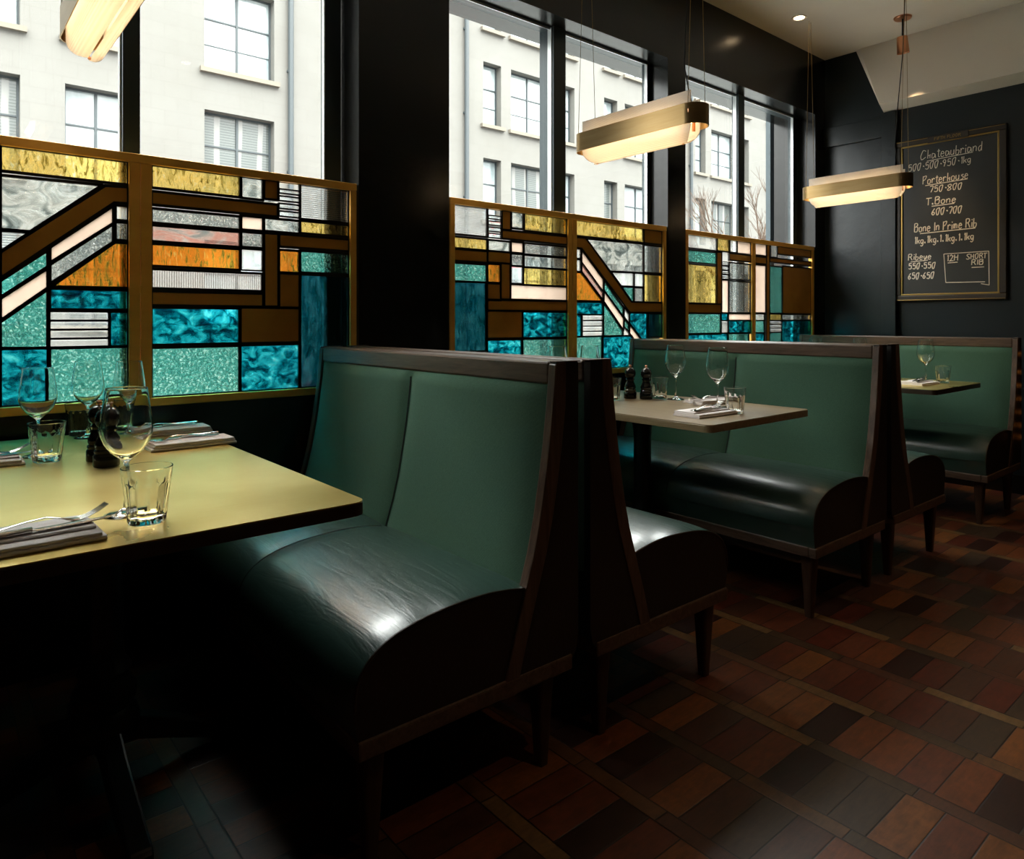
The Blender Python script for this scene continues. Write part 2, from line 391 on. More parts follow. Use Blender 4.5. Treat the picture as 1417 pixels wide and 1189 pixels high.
# boxed bulkhead with a raked face under the ceiling
bm = BM()
v = [bm.verts.new(p) for p in ((5.15, 2.13, 2.63), (EX, 2.20, 2.63), (EX, 2.40, CZ), (5.37, 2.36, CZ), (5.15, -3.2, 2.63), (EX, -3.2, 2.63), (EX, -3.2, CZ), (5.37, -3.2, CZ))]
for f in ((0,1,2,3), (4,7,6,5), (0,4,5,1), (1,5,6,2), (2,6,7,3), (3,7,4,0)): bm.faces.new([v[i] for i in f])
struct('ceiling_bulkhead', bm, M['ceil'])

# windows: slate metal frames and clear glass, deep fins between the lights
WIN = [(-.20, 1.381), (1.85, 3.430), (3.62, 5.240)]
XM = [(.537, .593, 2.80), (2.596, 2.686, 2.86), (4.365, 4.440, 2.80)]
for i, (x0, x1) in enumerate(WIN):
    ma, mb, my = XM[i]; fe = (.080, .022, .080)[i]
    root = bpy.data.objects.new('window_%d' % (i+1), None); C.objects.link(root); root.location = (x0, GY, .8); root['kind'] = 'structure'
    bm = BM()
    def bx(a, b, c, d, e, f): box(bm, a-x0, b-x0, c-GY, d-GY, e-.8, f-.8)
    bx(x0, x1, GY-.03, GY+.03, .742, .795); bx(x0, x1, GY-.035, GY+.05, 2.685, 2.755)
    bx(x0, x0+.03, GY-.02, GY+.02, .795, LZ+.3); bx(x1-fe, x1, GY-.015, GY+.015, .795, LZ+.3)
    bx(ma, mb, GY-.055, my, .795, LZ+.3)
    obj('window_frame', bm, M['steel'], root, bevel=.003)
    bm = BM()
    def bx(a, b, c, d, e, f): box(bm, a-x0, b-x0, c-GY, d-GY, e-.8, f-.8)
    bx(ma-.006, ma-.0005, GY-.04, GY-.012, .80, 2.685); bx(x1-fe-.0055, x1-fe-.0005, GY-.03, GY-.01, .80, 2.685)
    bx(mb+.001, x1-fe-.006, GY-.03, GY-.024, 2.675, 2.685); bx(x0+.03, ma-.007, GY-.03, GY-.024, 2.675, 2.685)
    obj('gasket', bm, M['silver'], root)
    bm = BM()
    def bx(a, b, c, d, e, f): box(bm, a-x0, b-x0, c-GY, d-GY, e-.8, f-.8)
    for a, b in ((x0+.031, ma-.0005), (mb+.0005, x1-fe-.0005)):
        bx(a, b, GY-.004, GY+.004, .796, 2.674)
        bx(a, b, GY-.004, GY+.004, 2.756, LZ+.29)
    obj('window_pane', bm, M['pane'], root)

bm = BM(); box(bm, 5.26, 5.56, 3.02, 3.06, -1.2, 4.5); struct('trim_4', bm, M['outpier'])
# ------------------------------------------------------------------ stained glass screens
PANES = {
 'A_left': [
  ('Y',[(0.186,1.569),(0.537,1.569),(0.537,1.648),(0.186,1.648)]),
  ('C',[(0.186,1.556),(0.46,1.559),(0.262,1.389),(0.186,1.39)]),
  ('R',[(0.186,1.387),(0.262,1.387),(0.186,1.321)]),
  ('Z',[(0.186,1.32),(0.468,1.558),(0.537,1.562),(0.537,1.506),(0.495,1.504),(0.186,1.239)]),
  ('P',[(0.314,1.343),(0.493,1.494),(0.493,1.436),(0.314,1.294)]),
  ('W',[(0.498,1.447),(0.537,1.447),(0.537,1.497),(0.498,1.497)]),
  ('G',[(0.498,1.38),(0.537,1.38),(0.537,1.441),(0.498,1.441)]),
  ('G',[(0.314,1.288),(0.493,1.434),(0.493,1.374),(0.314,1.227)]),
  ('O',[(0.318,1.219),(0.497,1.372),(0.537,1.373),(0.537,1.22)]),
  ('T',[(0.186,1.232),(0.309,1.334),(0.309,1.282),(0.186,1.181)]),
  ('P',[(0.186,1.178),(0.309,1.277),(0.309,1.215),(0.186,1.11)]),
  ('T',[(0.186,1.106),(0.309,1.21),(0.309,1.023),(0.186,1.026)]),
  ('B',[(0.313,1.146),(0.537,1.146),(0.537,1.213),(0.313,1.213)]),
  ('K',[(0.313,1.111),(0.48,1.111),(0.48,1.14),(0.313,1.14)]),
  ('K',[(0.313,1.082),(0.48,1.082),(0.48,1.11),(0.313,1.11)]),
  ('K',[(0.313,1.052),(0.48,1.052),(0.48,1.081),(0.313,1.081)]),
  ('K',[(0.313,1.021),(0.48,1.021),(0.48,1.053),(0.313,1.053)]),
  ('B',[(0.481,1.023),(0.537,1.023),(0.537,1.141),(0.481,1.141)]),
  ('B',[(0.186,0.845),(0.31,0.845),(0.31,1.024),(0.186,1.024)]),
  ('T',[(0.313,0.845),(0.537,0.845),(0.537,1.024),(0.313,1.024)]),
  ('Y',[(0.186,1.564),(-0.022,1.564),(-0.022,1.648),(0.186,1.648)]),
  ('Z',[(-0.025,1.565),(-0.192,1.565),(-0.192,1.648),(-0.025,1.648)]),
  ('C',[(0.186,1.556),(-0.022,1.558),(-0.022,1.39),(0.186,1.387)]),
  ('G',[(-0.025,1.392),(-0.192,1.392),(-0.192,1.554),(-0.025,1.554)]),
  ('Z',[(0.186,1.309),(0.086,1.219),(-0.192,1.218),(-0.192,1.158),(0.1,1.157),(0.186,1.232)]),
  ('T',[(0.186,1.214),(0.153,1.184),(0.153,1.13),(0.186,1.16)]),
  ('P',[(0.186,1.156),(0.153,1.126),(0.153,1.054),(0.186,1.087)]),
  ('T',[(0.186,1.081),(0.158,1.054),(0.158,1.025),(0.186,1.025)]),
  ('W',[(0.15,1.186),(0.105,1.15),(0.105,1.091),(0.15,1.133)]),
  ('T',[(0.15,1.128),(0.105,1.088),(0.105,1.043),(0.15,1.077)]),
  ('P',[(0.102,1.091),(-0.037,0.969),(-0.037,0.909),(0.102,1.037)]),
  ('B',[(0.102,1.156),(-0.058,1.155),(-0.058,0.956),(0.102,1.096)]),
  ('D',[(-0.061,1.012),(-0.192,1.012),(-0.192,1.155),(-0.061,1.155)]),
  ('W',[(0.186,1.317),(0.186,1.384),(0.065,1.387),(0.065,1.307),(0.173,1.306)]),
  ('W',[(0.062,1.306),(-0.022,1.306),(-0.022,1.386),(0.062,1.386)]),
  ('T',[(0.169,1.302),(0.065,1.304),(0.065,1.221),(0.086,1.221)]),
  ('G',[(0.062,1.219),(-0.022,1.219),(-0.022,1.302),(0.062,1.302)]),
  ('Y',[(-0.025,1.219),(-0.192,1.219),(-0.192,1.383),(-0.025,1.383)]),
  ('B',[(0.186,1.024),(0.086,1.025),(-0.037,0.906),(-0.037,0.845),(0.186,0.845)]),
  ('D',[(-0.043,0.845),(-0.192,0.845),(-0.192,0.947),(-0.043,0.947)]),
 ],
 'A_right': [
  ('Y',[(0.608,1.569),(0.911,1.569),(0.911,1.648),(0.608,1.648)]),
  ('C',[(0.913,1.568),(0.996,1.568),(0.996,1.648),(0.913,1.648)]),
  ('Z',[(0.608,1.51),(1.053,1.51),(1.053,1.557),(0.608,1.557)]),
  ('Z',[(0.999,1.574),(1.054,1.574),(1.054,1.648),(0.999,1.648)]),
  ('K',[(1.057,1.648),(1.14,1.648),(1.14,1.648),(1.057,1.648)]),
  ('K',[(1.057,1.603),(1.14,1.603),(1.14,1.619),(1.057,1.619)]),
  ('K',[(1.057,1.574),(1.14,1.574),(1.14,1.592),(1.057,1.592)]),
  ('K',[(1.057,1.544),(1.14,1.544),(1.14,1.563),(1.057,1.563)]),
  ('K',[(1.057,1.514),(1.14,1.514),(1.14,1.534),(1.057,1.534)]),
  ('R',[(1.142,1.511),(1.352,1.511),(1.352,1.648),(1.142,1.648)]),
  ('Y',[(1.142,1.455),(1.352,1.455),(1.352,1.504),(1.142,1.504)]),
  ('C',[(0.999,1.452),(1.14,1.452),(1.14,1.502),(0.999,1.502)]),
  ('G',[(0.608,1.448),(0.91,1.448),(0.91,1.498),(0.608,1.498)]),
  ('P',[(0.913,1.45),(0.996,1.45),(0.996,1.502),(0.913,1.502)]),
  ('S',[(0.608,1.384),(0.91,1.384),(0.91,1.44),(0.608,1.44)]),
  ('G',[(0.913,1.385),(0.996,1.385),(0.996,1.442),(0.913,1.442)]),
  ('O',[(0.608,1.299),(0.91,1.299),(0.91,1.376),(0.608,1.376)]),
  ('K',[(0.913,1.299),(0.994,1.299),(0.994,1.378),(0.913,1.378)]),
  ('V',[(0.608,1.222),(0.994,1.222),(0.994,1.289),(0.608,1.289)]),
  ('Z',[(0.999,1.164),(1.055,1.164),(1.055,1.445),(0.999,1.445)]),
  ('Z',[(1.057,1.396),(1.352,1.396),(1.352,1.445),(1.057,1.445)]),
  ('Z',[(0.608,1.163),(0.996,1.163),(0.996,1.213),(0.608,1.213)]),
  ('O',[(1.057,1.297),(1.14,1.297),(1.14,1.384),(1.057,1.384)]),
  ('T',[(1.142,1.3),(1.352,1.3),(1.352,1.386),(1.142,1.386)]),
  ('Z',[(1.057,1.161),(1.14,1.161),(1.14,1.294),(1.057,1.294)]),
  ('Z',[(0.91,1.019),(1.14,1.019),(1.14,1.16),(0.91,1.16)]),
  ('B',[(0.608,1.017),(0.908,1.017),(0.908,1.156),(0.608,1.156)]),
  ('T',[(0.608,0.845),(0.908,0.845),(0.908,1.026),(0.608,1.026)]),
  ('B',[(0.91,0.845),(1.14,0.845),(1.14,1.026),(0.91,1.026)]),
  ('D',[(1.142,0.845),(1.352,0.845),(1.352,1.293),(1.142,1.293)]),
 ],
 'B_left': [
  ('R',[(1.878,1.51),(2.077,1.51),(2.077,1.648),(1.878,1.648)]),
  ('Y',[(1.878,1.446),(2.077,1.446),(2.077,1.499),(1.878,1.499)]),
  ('Z',[(1.878,1.387),(2.075,1.387),(2.075,1.442),(1.878,1.442)]),
  ('Z',[(2.077,1.39),(2.22,1.39),(2.22,1.446),(2.077,1.446)]),
  ('T',[(1.878,1.293),(2.074,1.293),(2.074,1.378),(1.878,1.378)]),
  ('D',[(1.878,0.965),(2.072,0.965),(2.072,1.292),(1.878,1.292)]),
  ('K',[(2.081,1.648),(2.163,1.648),(2.163,1.648),(2.081,1.648)]),
  ('K',[(2.081,1.6),(2.163,1.6),(2.163,1.616),(2.081,1.616)]),
  ('K',[(2.081,1.57),(2.163,1.57),(2.163,1.589),(2.081,1.589)]),
  ('K',[(2.081,1.54),(2.163,1.54),(2.163,1.559),(2.081,1.559)]),
  ('K',[(2.081,1.51),(2.163,1.51),(2.163,1.53),(2.081,1.53)]),
  ('Z',[(2.165,1.555),(2.223,1.555),(2.223,1.648),(2.165,1.648)]),
  ('Z',[(2.165,1.51),(2.607,1.51),(2.607,1.553),(2.165,1.553)]),
  ('C',[(2.225,1.566),(2.305,1.566),(2.305,1.648),(2.225,1.648)]),
  ('Y',[(2.309,1.561),(2.607,1.561),(2.607,1.648),(2.309,1.648)]),
  ('C',[(2.079,1.446),(2.22,1.446),(2.22,1.498),(2.079,1.498)]),
  ('P',[(2.223,1.446),(2.303,1.446),(2.303,1.5),(2.223,1.5)]),
  ('G',[(2.307,1.443),(2.607,1.443),(2.607,1.499),(2.307,1.499)]),
  ('G',[(2.223,1.381),(2.303,1.381),(2.303,1.441),(2.223,1.441)]),
  ('C',[(2.307,1.379),(2.607,1.379),(2.607,1.439),(2.307,1.439)]),
  ('K',[(2.223,1.295),(2.3,1.295),(2.3,1.378),(2.223,1.378)]),
  ('Y',[(2.303,1.289),(2.607,1.289),(2.607,1.378),(2.303,1.378)]),
  ('P',[(2.22,1.215),(2.607,1.215),(2.607,1.29),(2.22,1.29)]),
  ('Z',[(2.158,1.214),(2.218,1.214),(2.218,1.39),(2.158,1.39)]),
  ('Z',[(2.075,1.159),(2.607,1.159),(2.607,1.212),(2.075,1.212)]),
  ('Z',[(2.074,1.209),(2.157,1.209),(2.157,1.289),(2.074,1.289)]),
  ('Z',[(2.074,1.018),(2.297,1.018),(2.297,1.159),(2.074,1.159)]),
  ('O',[(2.076,1.294),(2.157,1.294),(2.157,1.383),(2.076,1.383)]),
  ('B',[(2.299,1.018),(2.607,1.018),(2.607,1.156),(2.299,1.156)]),
  ('B',[(2.074,0.92),(2.295,0.92),(2.295,1.024),(2.074,1.024)]),
  ('T',[(2.298,0.845),(2.607,0.845),(2.607,1.023),(2.298,1.023)]),
 ],
 'B_right': [
  ('Y',[(2.672,1.564),(3.232,1.564),(3.232,1.648),(2.672,1.648)]),
  ('Z',[(3.235,1.565),(3.403,1.565),(3.403,1.648),(3.235,1.648)]),
  ('C',[(2.752,1.553),(3.232,1.558),(3.232,1.39),(2.944,1.386)]),
  ('G',[(3.235,1.392),(3.403,1.392),(3.403,1.554),(3.235,1.554)]),
  ('Z',[(2.672,1.555),(2.748,1.557),(3.124,1.219),(3.403,1.218),(3.403,1.158),(3.11,1.157),(2.717,1.498),(2.672,1.499)]),
  ('W',[(2.672,1.442),(2.713,1.442),(2.713,1.495),(2.672,1.495)]),
  ('W',[(2.672,1.373),(2.713,1.373),(2.713,1.438),(2.672,1.438)]),
  ('P',[(2.717,1.493),(2.889,1.34),(2.889,1.268),(2.717,1.425)]),
  ('S',[(2.717,1.424),(2.889,1.266),(2.889,1.22),(2.717,1.375)]),
  ('O',[(2.672,1.369),(2.716,1.369),(2.886,1.218),(2.672,1.217)]),
  ('T',[(2.893,1.335),(3.057,1.184),(3.057,1.13),(2.893,1.279)]),
  ('P',[(2.893,1.277),(3.057,1.126),(3.057,1.054),(2.893,1.216)]),
  ('T',[(2.889,1.214),(3.052,1.054),(3.052,1.025),(2.889,1.025)]),
  ('W',[(3.06,1.186),(3.105,1.15),(3.105,1.091),(3.06,1.133)]),
  ('T',[(3.06,1.128),(3.105,1.088),(3.105,1.043),(3.06,1.077)]),
  ('P',[(3.108,1.091),(3.247,0.969),(3.247,0.909),(3.108,1.037)]),
  ('B',[(3.108,1.156),(3.268,1.155),(3.268,0.956),(3.108,1.096)]),
  ('D',[(3.271,1.012),(3.403,1.012),(3.403,1.155),(3.271,1.155)]),
  ('W',[(2.95,1.382),(3.145,1.387),(3.145,1.307),(3.037,1.306)]),
  ('W',[(3.148,1.306),(3.232,1.306),(3.232,1.386),(3.148,1.386)]),
  ('T',[(3.041,1.302),(3.145,1.304),(3.145,1.221),(3.124,1.221)]),
  ('G',[(3.148,1.219),(3.232,1.219),(3.232,1.302),(3.148,1.302)]),
  ('Y',[(3.235,1.219),(3.403,1.219),(3.403,1.383),(3.235,1.383)]),
  ('B',[(2.672,1.143),(2.886,1.143),(2.886,1.212),(2.672,1.212)]),
  ('B',[(2.672,1.024),(2.72,1.024),(2.72,1.143),(2.672,1.143)]),
  ('K',[(2.722,1.112),(2.886,1.112),(2.886,1.141),(2.722,1.141)]),
  ('K',[(2.722,1.081),(2.886,1.081),(2.886,1.11),(2.722,1.11)]),
  ('K',[(2.722,1.052),(2.886,1.052),(2.886,1.081),(2.722,1.081)]),
  ('K',[(2.722,1.024),(2.886,1.024),(2.886,1.053),(2.722,1.053)]),
  ('T',[(2.672,0.845),(2.881,0.845),(2.881,1.025),(2.672,1.025)]),
  ('B',[(2.884,1.022),(3.124,1.025),(3.247,0.906),(3.247,0.845),(2.884,0.845)]),
  ('D',[(3.253,0.845),(3.403,0.845),(3.403,0.947),(3.253,0.947)]),
 ],
 'C_left': [
  ('W',[(3.65,1.564),(3.969,1.564),(3.969,1.648),(3.65,1.648)]),
  ('T',[(3.65,1.476),(3.969,1.476),(3.969,1.553),(3.65,1.553)]),
  ('Y',[(3.65,1.221),(3.969,1.221),(3.969,1.465),(3.65,1.465)]),
  ('Y',[(3.974,1.566),(4.114,1.566),(4.114,1.648),(3.974,1.648)]),
  ('Z',[(3.97,1.219),(4.026,1.219),(4.026,1.558),(3.97,1.558)]),
  ('Z',[(3.65,1.158),(4.02,1.158),(4.02,1.217),(3.65,1.217)]),
  ('Z',[(4.114,1.513),(4.372,1.513),(4.372,1.559),(4.114,1.559)]),
  ('W',[(4.12,1.566),(4.205,1.566),(4.205,1.648),(4.12,1.648)]),
  ('P',[(4.208,1.564),(4.372,1.564),(4.372,1.648),(4.208,1.648)]),
  ('K',[(4.028,1.475),(4.108,1.475),(4.108,1.498),(4.028,1.498)]),
  ('K',[(4.028,1.446),(4.108,1.446),(4.108,1.469),(4.028,1.469)]),
  ('K',[(4.028,1.417),(4.108,1.417),(4.108,1.441),(4.028,1.441)]),
  ('K',[(4.028,1.385),(4.108,1.385),(4.108,1.412),(4.028,1.412)]),
  ('G',[(4.112,1.387),(4.372,1.387),(4.372,1.498),(4.112,1.498)]),
  ('P',[(4.026,1.162),(4.104,1.162),(4.104,1.38),(4.026,1.38)]),
  ('G',[(4.109,1.163),(4.372,1.163),(4.372,1.376),(4.109,1.376)]),
  ('T',[(3.65,1.023),(4.017,1.023),(4.017,1.156),(3.65,1.156)]),
  ('B',[(4.02,1.111),(4.102,1.111),(4.102,1.159),(4.02,1.159)]),
  ('P',[(4.104,1.113),(4.372,1.113),(4.372,1.159),(4.104,1.159)]),
  ('B',[(4.104,1.025),(4.372,1.025),(4.372,1.112),(4.104,1.112)]),
  ('K',[(4.021,1.027),(4.099,1.027),(4.099,1.109),(4.021,1.109)]),
  ('B',[(3.65,0.845),(4.099,0.845),(4.099,1.029),(3.65,1.029)]),
  ('T',[(4.102,0.845),(4.352,0.845),(4.352,1.027),(4.102,1.027)]),
 ],
 'C_right': [
  ('P',[(4.42,1.567),(4.577,1.567),(4.577,1.648),(4.42,1.648)]),
  ('K',[(4.633,1.566),(4.72,1.566),(4.72,1.648),(4.633,1.648)]),
  ('P',[(4.42,1.165),(4.566,1.165),(4.566,1.5),(4.42,1.5)]),
  ('T',[(4.618,1.163),(4.791,1.163),(4.791,1.5),(4.618,1.5)]),
  ('C',[(4.42,1.112),(4.556,1.112),(4.556,1.159),(4.42,1.159)]),
  ('Y',[(4.615,1.112),(4.782,1.112),(4.782,1.159),(4.615,1.159)]),
  ('G',[(4.785,1.114),(5.21,1.114),(5.21,1.158),(4.785,1.158)]),
  ('B',[(4.785,0.845),(5.21,0.845),(5.21,1.112),(4.785,1.112)]),
  ('T',[(4.42,1.025),(4.551,1.025),(4.551,1.112),(4.42,1.112)]),
  ('B',[(4.42,0.845),(4.551,0.845),(4.551,1.026),(4.42,1.026)]),
  ('T',[(4.615,0.845),(4.782,0.845),(4.782,1.027),(4.615,1.027)]),
  ('K',[(4.615,1.084),(4.782,1.084),(4.782,1.109),(4.615,1.109)]),
  ('K',[(4.615,1.057),(4.782,1.057),(4.782,1.082),(4.615,1.082)]),
  ('K',[(4.615,1.028),(4.782,1.028),(4.782,1.056),(4.615,1.056)]),
  ('Z',[(4.574,0.845),(4.617,0.845),(4.617,1.648),(4.574,1.648)]),
  ('Z',[(4.619,1.528),(5.21,1.528),(5.21,1.559),(4.619,1.559)]),
  ('Z',[(4.793,1.162),(5.21,1.162),(5.21,1.508),(4.793,1.508)]),
  ('Z',[(4.723,1.591),(5.21,1.591),(5.21,1.648),(4.723,1.648)]),
  ('Z',[(4.42,1.509),(4.573,1.509),(4.573,1.557),(4.42,1.557)]),
 ],
}

KEYS = ['Y', 'O', 'C', 'S', 'G', 'T', 'B', 'D', 'P', 'W', 'R', 'V', 'K']
SY = 2.66
def bar2(bm, a, b, w, y0, y1):
    a = Vector(a); b = Vector(b); d = (b-a)
    if d.length < 1e-4: return
    d.normalize(); n = Vector((-d.y, d.x))*w/2; a = a-d*w*.35; b = b+d*w*.35
    prism(bm, [tuple(a-n), tuple(b-n), tuple(b+n), tuple(a+n)], y0, y1, 'y')
def screen(idx, left, right, X0, X1, xm0, xm1, label):
    Z0, Z1 = .816, 1.676
    root = thing('stained_glass_screen', label, 'stained glass screen', (X0, SY, Z0), 0, 'brass framed stained glass screens')
    L = lambda pts: [(x-X0, z-Z0) for x, z in pts]
    W = X1-X0; H = Z1-Z0
    bm = BM()
    box(bm, 0, W, -.016, .016, 0, .029); box(bm, 0, W, -.018, .018, H-.030, H)
    box(bm, 0, .029, -.016, .016, .029, H-.030); box(bm, W-.029, W, -.016, .016, .029, H-.030)
    obj('frame', bm, M['frame_br'], root, bevel=.003)
    bm = BM(); c = (xm0+xm1)/2 - X0
    box(bm, xm0-X0, c-.0012, -.014, .014, .029, H-.030); box(bm, c+.0012, xm1-X0, -.014, .014, .029, H-.030)
    for z in (.22, .40, .64): tube(bm, [(c, -.016, z-.012), (c, -.016, z+.012)], .004, 8)
    obj('mullion', bm, M['frame_br'], root, bevel=.0015)
    for side in (left, right):
        g = BM(); z_ = BM(); cm = BM()
        for t, pts in PANES[side]:
            pts = L(pts); n = len(pts)
            # the sheet itself
            if t == 'Z': prism(z_, pts, -.0035, .0035, 'y')
            elif t == 'K':       # bevelled strips: raised centre, sloping borders
                xs = [p[0] for p in pts]; zs = [p[1] for p in pts]; a, b, c0, d0 = min(xs), max(xs), min(zs), max(zs); k = min(.008, (d0-c0)*.3)
                bmv = [g.verts.new(p) for p in ((a, -.001, c0), (b, -.001, c0), (b, -.001, d0), (a, -.001, d0), (a+k, -.006, c0+k), (b-k, -.006, c0+k), (b-k, -.006, d0-k), (a+k, -.006, d0-k), (a, .002, c0), (b, .002, c0), (b, .002, d0), (a, .002, d0))]
                for f in ((0,1,5,4), (1,2,6,5), (2,3,7,6), (3,0,4,7), (4,5,6,7), (11,10,9,8), (0,8,9,1), (1,9,10,2), (2,10,11,3), (3,11,8,0)):
                    fc = g.faces.new([bmv[i] for i in f]); fc.material_index = KEYS.index('K')
            else: prism(g, pts, -.002, .002, 'y', KEYS.index(t))
            for i in range(n): bar2(cm, pts[i], pts[(i+1) % n], .0060 if t == 'K' else .0095, -.0055, .0055)
        obj('glass_panel', g, [G[k] for k in KEYS], root)
        obj('bronze_inlay', z_, M['bronze'], root)
        obj('lead_came', cm, M['came'], root)
    return root
screen(0, 'A_left', 'A_right', -.221, 1.381, .537, .608, 'brass framed stained glass screen behind the brass table, nearest the camera')
screen(1, 'B_left', 'B_right', 1.850, 3.431, 2.607, 2.672, 'brass framed stained glass screen between the two black piers, above the oak table')
screen(2, 'C_left', 'C_right', 3.621, 5.240, 4.372, 4.420, 'brass framed stained glass screen farthest away, next to the end wall with the menu board')

# ------------------------------------------------------------------ banquette benches
HL = .67
def lerp_prof(prof, z):
    for (z0, u0), (z1, u1) in zip(prof, prof[1:]):
        if z0 <= z <= z1: return u0+(u1-u0)*(z-z0)/(z1-z0)
    return prof[-1][1]
FRONT = [(.235, .268), (.30, .250), (.38, .226), (.47, .197), (.55, .171), (.63, .151), (.72, .134), (.80, .121), (.90, .108), (1.008, .0985)]
def make_bench(label):
    r = thing('banquette_bench', label, 'bench', (0, 0, 0), 0, 'green banquette benches')
    # wooden side posts with curved front edge, inner dark side panels
    side = [(u, z) for z, u in FRONT] + [(.085, 1.008), (.026, 1.008), (.022, 1.004), (.022, .32), (.030, .28), (.055, .248), (.09, .235)]
    for s in (-1, 1):
        v0 = s*(HL-.028); v1 = s*HL
        bm = BM(); prism(bm, side, min(v0, v1)+.003, max(v0, v1)-.003, 'y'); obj('side_panel', bm, M['dleather'], r)
        bm = BM(); A = [(u+.003, z) for z, u in FRONT]; B = [(u-.040+(.008 if z > .9 else 0), z) for z, u in FRONT]
        A[-1] = (A[-1][0]-.006, A[-1][1]); A.insert(-1, (A[-1][0]+.006, 1.0))
        prism(bm, A+B[::-1], min(v0, v1), max(v0, v1), 'y'); obj('side_post', bm, M['wood_v'], r, bevel=.003)
    bm = BM(); box(bm, .020, .1015, -HL+.028, HL-.028, .952, 1.008); obj('top_rail', bm, M['wood'], r, bevel=.006)
    for a, b in ((-HL, -HL+.028), (HL-.028, HL)):
        bm = BM(); box(bm, .016, .0995, a, b, 1.0075, 1.0105); obj('top_cap', bm, M['wood_v'], r, bevel=.0015)
    # upholstered back
    bm = BM(); zs = [.455+.497*i/26 for i in range(27)]; hv = HL-.029; nv = 48
    rows = []
    for z in zs:
        row = []
        for j in range(nv+1):
            v = -hv+2*hv*j/nv; s = (abs(v)/hv)*2-1
            puff = .017*(1-abs(s)**7)
            if s < 0 and abs(s) > .97: puff = -.003
            k = min(1, (.952-z)/.03); puff = puff*math.sqrt(max(0, 1-(1-k)**2)) if k < 1 else puff
            row.append(bm.verts.new((lerp_prof(FRONT, z)-.006+puff, v, z)))
        rows.append(row)
    for a, b in zip(rows, rows[1:]):
        for j in range(nv): bm.faces.new((a[j], a[j+1], b[j+1], b[j]))
    back = [[bm.verts.new((.026, -hv+2*hv*j/nv, z)) for j in range(nv+1)] for z in (zs[0], zs[-1])]
    for j in range(nv):
        bm.faces.new((back[0][j+1], back[0][j], back[1][j], back[1][j+1]))
        bm.faces.new((rows[-1][j], rows[-1][j+1], back[1][j+1], back[1][j])); bm.faces.new((rows[0][j+1], rows[0][j], back[0][j], back[0][j+1]))
    for j in (0, nv): bm.faces.new([q[j] for q in rows]+[back[1][j], back[0][j]])
    br = obj('backrest', bm, M['fabric'], r, smooth=True)
    bm = BM(); tube(bm, [(lerp_prof(FRONT, z)-.0035, 0, z) for z in zs[1:-1]], .0022, 6); obj('seam', bm, M['thread'], br)
    # leather seat
    P = [(.045, .275), (.045, .455), (.16, .462), (.20, .474), (.25, .483), (.31, .489), (.38, .489), (.45, .484), (.51, .475), (.56, .461), (.595, .443), (.622, .418), (.638, .385), (.643, .34), (.640, .30), (.634, .275)]
    # resample with smoothing
    Q = [Vector(p) for p in P[3:14]]; out = []
    for i in range(len(Q)-1):
        p0, p1, p2, p3 = Q[max(i-1, 0)], Q[i], Q[i+1], Q[min(i+2, len(Q)-1)]
        for k in range(4):
            t = k/4; out.append(.5*((2*p1)+(p2-p0)*t+(2*p0-5*p1+4*p2-p3)*t*t+(3*p1-p0-3*p2+p3)*t**3))
    prof = [Vector(p) for p in P[:3]]+out+[Vector(p) for p in P[13:]]
    bm = BM(); hv = HL-.006; nv = 60; rows = []
    def nrm(i):
        d = (prof[min(i+1, len(prof)-1)]-prof[max(i-1, 0)]).normalized(); return Vector((-d.y, d.x))
    edges = [[], []]
    rnd = random.Random(3)
    for i, p in enumerate(prof):
        row = []; n = nrm(i); act = 1 if 3 <= i <= len(prof)-4 else 0
        for j in range(nv+1):
            v = hv*math.sin(PI/2*(-1+2*j/nv)) if False else -hv+2*hv*j/nv
            s = (abs(v)/hv)*2-1; puff = .010*(1-abs(s)**8) if act else 0
            q = p+n*puff
            row.append(bm.verts.new((q.x, v, q.y)))
        rows.append(row)
    for a, b in zip(rows, rows[1:]):
        for j in range(nv): bm.faces.new((a[j], a[j+1], b[j+1], b[j]))
    for j in range(nv): bm.faces.new((rows[-1][j], rows[-1][j+1], rows[0][j+1], rows[0][j]))
    for j, ed in ((0, 1), (nv, 1)):
        f = bm.faces.new([q[j] for q in rows]); f.material_index = 1
    seat = obj('seat', bm, [M['leather'], M['dleather']], r, smooth=True)
    for s in (-1, 1):
        bm = BM(); tube(bm, [(p.x, s*hv, p.y) for p in prof[3:-2]], .0032, 6); obj('piping', bm, M['piping'], seat)
    bm = BM(); tube(bm, [(p.x, 0, p.y+.0005) for p in prof[4:-4]], .0022, 6); obj('seam', bm, M['thread'], seat)
    # wooden rail and four tapered legs
    bm = BM()
    for s in (-1, 1):
        a, b = sorted((s*(HL-.030), s*(HL+.001))); box(bm, .045, .637, a, b, .237, .276)
    box(bm, .605, .637, -HL+.03, HL-.03, .237, .276); box(bm, .045, .075, -HL+.03, HL-.03, .237, .276)
    obj('seat_rail', bm, M['wood'], r, bevel=.005)
    for u in (.585, .105):
        for s in (-1, 1):
            bm = BM(); cy = s*(HL-.052)
            top = rrect(u-.026, u+.026, cy-.026, cy+.026, .010, 3); bot = rrect(u-.0135, u+.0135, cy-.0135, cy+.0135, .006, 3)
            T = [bm.verts.new((a, b, .240)) for a, b in top]; B = [bm.verts.new((a, b, 0)) for a, b in bot]; n = len(T)
            bm.faces.new(T); bm.faces.new(B[::-1])
            for i in range(n): bm.faces.new((T[i], B[i], B[(i+1) % n], T[(i+1) % n]))
            obj('leg', bm, M['wood_leg'], r, smooth=True)
    return r
BY = 1.925
b0 = make_bench('green banquette bench in front of the brass table, nearest the camera'); b0.location = (1.2965, BY, 0); b0.rotation_euler = (0, 0, PI)
dup(b0, (1.2965, BY, 0), 0, 'green banquette bench back to back with the nearest one, mostly hidden behind it')
dup(b0, (3.1385, BY, 0), PI, 'green banquette bench facing the camera across the oak table')
